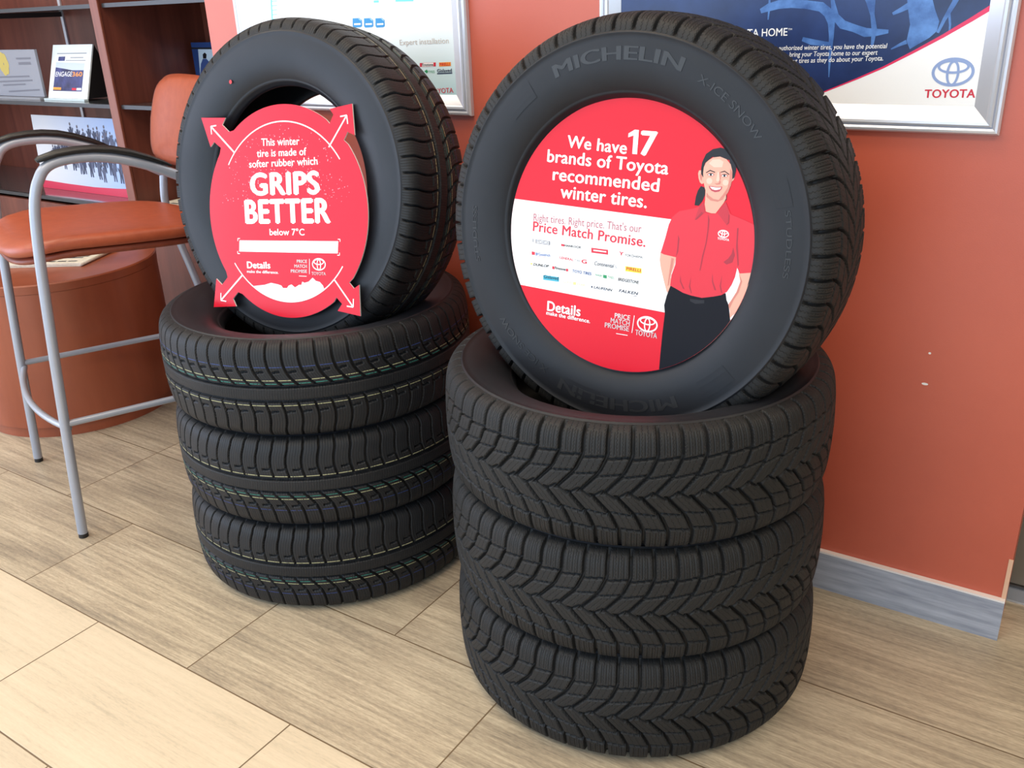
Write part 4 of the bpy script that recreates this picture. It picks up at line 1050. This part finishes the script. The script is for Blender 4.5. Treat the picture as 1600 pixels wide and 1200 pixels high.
pn = Plane((0, 0, DH + 0.0128), (0, 0, 1))
def on_news(u, w): return A + (B - A) * u + (Dd - A) * w + Z * (DH + 0.0129)
mb = MB(); mb.poly([on_news(*p) for p in ((0.36, 0.36), (0.93, 0.36), (0.93, 0.86), (0.36, 0.86))]); o = mb.build('printed_photo', M_NEWSPIC, nw)
mb = MB(); v, f = text_mesh('WANTED!')
x0 = min(p[0] for p in v); x1 = max(p[0] for p in v)
mb.add([on_news(0.16 + 0.36 * (p[0] - x0) / (x1 - x0), 0.07 + 0.16 * p[1]) for p in v], f)
for (u0, u1, w0) in ((0.60, 0.68, 0.09), (0.70, 0.80, 0.09), (0.82, 0.92, 0.09), (0.18, 0.52, 0.30), (0.58, 0.9, 0.29)):
    mb.poly([on_news(*p) for p in ((u0, w0), (u1, w0), (u1, w0 + 0.045), (u0, w0 + 0.045))])
o = mb.build('lettering', M_BLACKINK, nw); o['label'] = 'dark printed headline'

# ------------------------------------------------------------------ bookcase in the alcove
bc = thing('bookcase', (-3.3, 2.36, 0), 'tall red mahogany bookcase with glass shelves, behind the stool', 'bookcase')
BY0, BY1 = 2.10, 2.57
MB().box(-4.98, -2.215, BY1 - 0.02, BY1, 0, 2.2).build('back_panel', M_WOOD, bc)
o = MB().box(-3.190, -3.145, BY0 + 0.012, BY1 - 0.021, 0, 2.2).build('divider_panel', M_WOOD, bc)
o = MB().box(-3.1915, -3.1435, BY0, BY0 + 0.0115, 0, 2.2).build('edge_strip', M_EDGE, bc); o['label'] = 'light wood front edge of the divider'; bevel(o, 0.003)
MB().box(-2.245, -2.215, BY0, BY1 - 0.021, 0, 2.2).build('side_panel', M_WOOD, bc)
MB().box(-5.02, -4.985, BY0, BY1, 0, 2.2).build('side_panel', M_WOOD, bc)
MB().box(-5.02, -2.215, BY0, BY1, 2.2005, 2.24).build('top_panel', M_WOOD, bc)
M_GLASS = mat('smoked glass shelf', (74, 78, 82), 0.10, spec=0.8, coat=0.5)
M_STEEL = mat('dark steel bracket', (66, 66, 68), 0.35, metal=0.4)
SH_Z = (0.560, 0.945, 1.293)
for zi, z in enumerate(SH_Z):
    for (x0, x1) in ((-4.984, -3.192), (-3.1435, -2.246)):
        s_ = MB().box(x0 + 0.001, x1 - 0.001, BY0 + 0.03, BY1 - 0.022, z, z + 0.010).build('shelf', M_GLASS, bc); s_['label'] = 'grey glass shelf'
        e = MB().box(x0 + 0.002, x1 - 0.002, BY0 + 0.016, BY0 + 0.0295, z - 0.003, z + 0.011).build('front_rail', M_STEEL, s_)
for (x0, x1, nm) in ((-4.984, -3.192, 0), (-3.1435, -2.246, 1)):
    MB().box(x0, x1, BY0 + 0.014, BY0 + 0.034, 0, 0.545).build('base_panel', M_WOOD, bc)
for x in (-4.085, -2.60):
    o = MB().box(x - 0.009, x + 0.009, BY1 - 0.0285, BY1 - 0.0205, 0.58, 2.18).build('shelf_standard', M_ALU, bc)
    for z in SH_Z:
        if x > -3: continue
        MB().box(x - 0.006, x + 0.006, BY0 + 0.14, BY1 - 0.03, z - 0.022, z - 0.001).build('bracket', M_STEEL, bc)

# ------------------------------------------------------------------ objects on its shelves
SZ = SH_Z[1] + 0.0105
# glass certificate plaque
cy = 2.20
ce = thing('certificate_plaque', (-3.97, cy, SZ), 'grey glass certificate plaque with a gold emblem, left of the white desk display', 'plaque')
MB().box(-4.19, -3.762, cy - 0.03, cy + 0.05, SZ, SZ + 0.0095).build('base', mat('grey glass base', (150, 150, 156), 0.2), ce)
pc = Plane((0, cy - 0.0062, 0), (0, -1, 0))
o = MB().box(-4.18, -3.767, cy - 0.006, cy + 0.006, SZ + 0.0100, 1.151).build('plate', mat('frosted grey glass', (142, 144, 154), 0.25), ce); bevel(o, 0.002)
mb = MB()
for k in range(7):
    c = Vector(pc.uv((6, 100))); a = 2 * math.pi * k / 7; c2 = c + Vector((math.cos(a) * 0.020, math.sin(a) * 0.026))
    mb.poly([pc.at(c2 + Vector((math.cos(t) * 0.018, math.sin(t) * 0.022)), 0.0004 + 0.00003 * k) for t in [2 * math.pi * i / 12 for i in range(12)]])
o = mb.build('emblem', mat('gold foil', (196, 176, 96), 0.35, metal=0.4), ce); o['label'] = 'pale gold rosette'
mb = MB()
for (x0, y0, x1, y1, w) in ((25, 91.5, 48, 91, 1.5), (29, 99.2, 48, 98.8, 2.2), (0, 120.5, 46, 119.2, 1.2), (0, 127.6, 51, 125.4, 1.2), (5, 133, 40, 131.5, 1.2), (14, 143, 62, 140.2, 1.3)):
    put_line(mb, pc, [(x0, y0), (x1, y1)], w)
o = mb.build('engraved_lines', M_GREYINK if False else mat('slate ink', (104, 104, 114), 0.5), ce); o['label'] = 'rows of small engraved writing'
# tent-shaped display card
zb = SZ
P0, P1 = Vector((-3.742, 2.195, zb + 0.008)), Vector((-3.472, 2.195, zb + 0.008))
TOPV = Vector((0, 0.070, 0.200))
en = thing('desk_display', (-3.607, 2.23, zb), 'white desk display with a dark picture, right of the glass plaque', 'display')
fn = (P1 - P0).cross(TOPV).normalized()
if fn.y > 0: fn = -fn
def slab(q, n, th): return MB().add([p for p in q] + [p - n * th for p in q], [(0, 1, 2, 3), (7, 6, 5, 4), (0, 4, 5, 1), (1, 5, 6, 2), (2, 6, 7, 3), (3, 7, 4, 0)])
o = slab([P0, P1, P1 + TOPV, P0 + TOPV], fn, 0.006).build('front_panel', mat('bright acrylic white', (236, 240, 240), 0.22), en); fix_normals(o)
bk = Vector((0, 0.075, -0.200))
o = MB().add([P0 + Vector((0, 0.008, 0)), P1 + Vector((0, 0.008, 0)), P1 + TOPV + Vector((0, 0.006, 0)), P0 + TOPV + Vector((0, 0.006, 0)),
              P0 + TOPV + bk + Vector((0, 0.012, 0)), P1 + TOPV + bk + Vector((0, 0.012, 0))],
             [(0, 1, 2, 3), (3, 2, 5, 4), (0, 4, 5, 1), (1, 5, 2), (0, 3, 4)]).build('back_stand', M_BLACKPL, en); fix_normals(o)
MB().box(-3.747, -3.467, 2.178, 2.196, zb, zb + 0.0075).build('foot_lip', mat('clear acrylic edge', (206, 220, 224), 0.15), en)
pe = Plane(P0, fn)
def z9(x, y): return (x * 0.1125, 60 + y * 0.1125)
mb = MB(); M_PIC = noise_mix(mat('dark indigo picture', (48, 48, 92), 0.3), s2l((34, 34, 62)), s2l((78, 82, 140)), (12, 12, 12))
mb.k = 0; put_poly(mb, pe, [z9(775, 400), z9(900, 420), z9(1000, 440), z9(1165, 440), z9(1135, 740), z9(735, 728)], 0.0004)
mb.k = 1; put_poly(mb, pe, [z9(780, 330), z9(1180, 345), z9(1166, 442), z9(1000, 442), z9(900, 422), z9(775, 402)], 0.0004)
mb.k = 2; put_text(mb, pe, 'ENGAGE', z9(772, 530), z9(1002, 528), 7.5, 0.0006, shear=0.15); mb.k = 3; put_text(mb, pe, '360', z9(1006, 528), z9(1140, 528), 7.0, 0.0006, bold=0.02)
put_line(mb, pe, [z9(740, 694), z9(850, 700)], 2.2, 0.0006); mb.k = 4; put_line(mb, pe, [z9(1000, 704), z9(1060, 706)], 2.0, 0.0006); mb.k = 2; put_line(mb, pe, [z9(1066, 706), z9(1130, 706)], 2.0, 0.0006)
mb.k = 0; put_poly(mb, pe, [z9(818, 255), z9(908, 252), z9(900, 312), z9(808, 314)], 0.0005)
mb.k = 5; put_line(mb, pe, [z9(795, 212), z9(1205, 205)], 0.8); put_line(mb, pe, [z9(915, 306), z9(1190, 306)], 0.7); put_line(mb, pe, [z9(980, 268), z9(1160, 266)], 0.8)
o = mb.build('printed_picture', None, en, mats=[M_PIC, mat('pale lilac print', (196, 206, 226), 0.3), M_WHITE, M_ORANGE, M_REDTXT, M_GREYINK]); o['label'] = 'dark printed picture with white and orange lettering'
# group photograph panel
z0 = SH_Z[0] + 0.0105; y0, y1 = 2.238, 2.256
G0, G1, GT = Vector((-4.012, y0, z0)), Vector((-3.235, y0, z0)), Vector((0, y1 - y0, 0.312))
gp = thing('group_photo_panel', (-3.62, y0, z0), 'wide photo board of a crowd, standing behind the stool arms', 'photo')
gn = (G1 - G0).cross(GT).normalized(); gn = -gn if gn.y > 0 else gn
o = slab([G0, G1, G1 + GT, G0 + GT], gn, 0.008).build('board', gradient('sky fade print', 0, -0.30, 0.25, (214, 212, 216), (150, 178, 226), 0.3), gp); fix_normals(o)
pg = Plane(G0, gn)
def gpt(u, w, h=0.0004): return G0 + (G1 - G0) * u + GT * w + gn * h
mb = MB(); rg = random.Random(11)
mb.add([gpt(0, 0.0), gpt(1, 0.0), gpt(1, 0.15), gpt(0.85, 0.125), gpt(0.7, 0.105), gpt(0.5, 0.09), gpt(0.25, 0.095), gpt(0, 0.11)], [(0, 1, 2, 3, 4, 5, 6, 7)])
o = mb.build('red_swoosh', mat('crimson print', (205, 40, 74), 0.35), gp); o['label'] = 'red curved lower edge of the print'
mb = MB()
def figure(u, w, s_, k):
    mb.k = k; W = 777.0; H = 312.0
    def q(dx, dy): return gpt(u + dx * s_ / W, w + dy * s_ / H, 0.0005 + rg.random() * 0.0002)
    h = 0.0006 + rg.random() * 0.0003
    def q(dx, dy): return gpt(u + dx * s_ / W, w + dy * s_ / H, h)
    mb.poly([q(*p) for p in [(-9, 0), (-3, 0), (0, 24), (4, 0), (10, 0), (8, 30), (10, 36), (16, 52), (11, 56), (8, 44), (5, 58), (-5, 58), (-8, 44), (-13, 52), (-16, 48), (-9, 34), (-8, 28)]])
    mb.k = 2; mb.poly([q(4.6 * math.cos(t), 66 + 6 * math.sin(t)) for t in [2 * math.pi * i / 8 for i in range(8)]])
rows = [(0.70, 0.34, 1.0, 13), (0.60, 0.24, 1.0, 16), (0.50, 0.16, 1.0, 17), (0.41, 0.14, 1.0, 16), (0.33, 0.24, 0.97, 12), (0.26, 0.44, 0.97, 7)]
for (w, u0, u1, nfig) in rows:
    for i in range(nfig):
        figure(u0 + (u1 - u0) * (i + rg.uniform(0.2, 0.8)) / nfig, w - 0.06 + rg.uniform(-0.03, 0.03), rg.uniform(0.95, 1.25), rg.choice((0, 0, 1)))
o = mb.build('printed_crowd', None, gp, mats=[M_NAVYINK, mat('slate print', (70, 76, 104), 0.4), mat('printed head tone', (96, 84, 92), 0.4)]); o['label'] = 'crowd of small printed figures'
# small blue picture card at the back of the right bay
pb_y = 2.46
bl = thing('picture_card', (-2.98, pb_y, SZ), 'small navy picture card at the back of the shelf beside the wall corner', 'picture')
MB().box(-3.125, -2.90, pb_y, pb_y + 0.006, SZ, SZ + 0.200).build('card', mat('navy card', (38, 66, 122), 0.35), bl)
pbp = Plane((0, pb_y - 0.0003, 0), (0, -1, 0))
mb = MB(); mb.k = 0; put_poly(mb, pbp, [(309.5, 77), (345, 77), (352, 118), (313, 118)], 0.0004)
mb.k = 1; put_poly(mb, pbp, [(313, 118), (314, 100), (317, 92), (323, 92), (328, 98), (334, 118)], 0.0006); mb.k = 2; put_poly(mb, pbp, [(317.5, 91.5), (317, 85), (320, 82), (323, 85), (322.5, 91.5)], 0.0007)
mb.k = 3; put_line(mb, pbp, [(299, 75.5), (330, 75.5)], 1.6, 0.0007)
o = mb.build('printed_picture', None, bl, mats=[mat('pale sky print', (210, 226, 238), 0.35), mat('blue jacket print', (62, 84, 140), 0.4), M_HAIR, M_BLACKINK]); o['label'] = 'printed person in a blue jacket on a pale ground'
# papers on the low shelf of the right bay
zp = SH_Z[0] + 0.0106
pa = thing('paper_stack', (-2.95, 2.25, zp), 'low stack of newspapers on the bottom shelf beside the upright left tire', 'papers')
for k in range(3):
    o = MB().box(-3.11 + 0.01 * k, -2.72 + 0.006 * k, 2.135 + 0.006 * k, 2.40, zp + 0.006 * k, zp + 0.006 * k + 0.0055).build('paper', M_NEWS, pa)
mb = MB(); rp = random.Random(2)
for i in range(14):
    x = rp.uniform(-3.05, -2.78); y = rp.uniform(2.17, 2.35); w = rp.uniform(0.02, 0.07); h_ = rp.uniform(0.008, 0.03)
    mb.poly([(x, y, zp + 0.0182), (x + w, y, zp + 0.0182), (x + w, y + h_, zp + 0.0182), (x, y + h_, zp + 0.0182)])
o = mb.build('print', M_NEWSPIC, pa); o['kind'] = 'stuff'

# ------------------------------------------------------------------ taupe cabinet past the wall end, on a steel plinth
kc = thing('display_cabinet', (0.12, 2.2, 0), 'taupe cabinet on a steel plinth beyond the right end of the wall', 'cabinet')
o = MB().box(-0.50, 0.75, 1.985, 2.45, 0.0225, 1.0).build('body', mat('taupe laminate', (122, 110, 94), 0.45), kc); bevel(o, 0.003)
o = MB().box(-0.502, 0.752, 1.982, 2.45, 0.0165, 0.022).build('shadow_line_strip', mat('painted shadow line', (70, 64, 60), 0.4), kc)  # dark strip painted as the shadow line between body and plinth
o = MB().add([(-0.51, 1.948, 0.0), (0.76, 1.948, 0.0), (0.76, 1.948, 0.004), (-0.51, 1.948, 0.004), (-0.51, 1.976, 0.016), (0.76, 1.976, 0.016), (0.76, 2.45, 0.016), (-0.51, 2.45, 0.016), (0.76, 2.45, 0), (-0.51, 2.45, 0)],
             [(0, 1, 2, 3), (3, 2, 5, 4), (4, 5, 6, 7), (7, 6, 8, 9), (9, 8, 1, 0), (0, 3, 4, 7, 9), (1, 8, 6, 5, 2)]).build('plinth', mat('polished steel', (210, 220, 235), 0.15, metal=0.8), kc); fix_normals(o)

# bookkeeping properties used while building are not part of the scene
for o in bpy.data.objects:
    if '_world' in o: del o['_world']
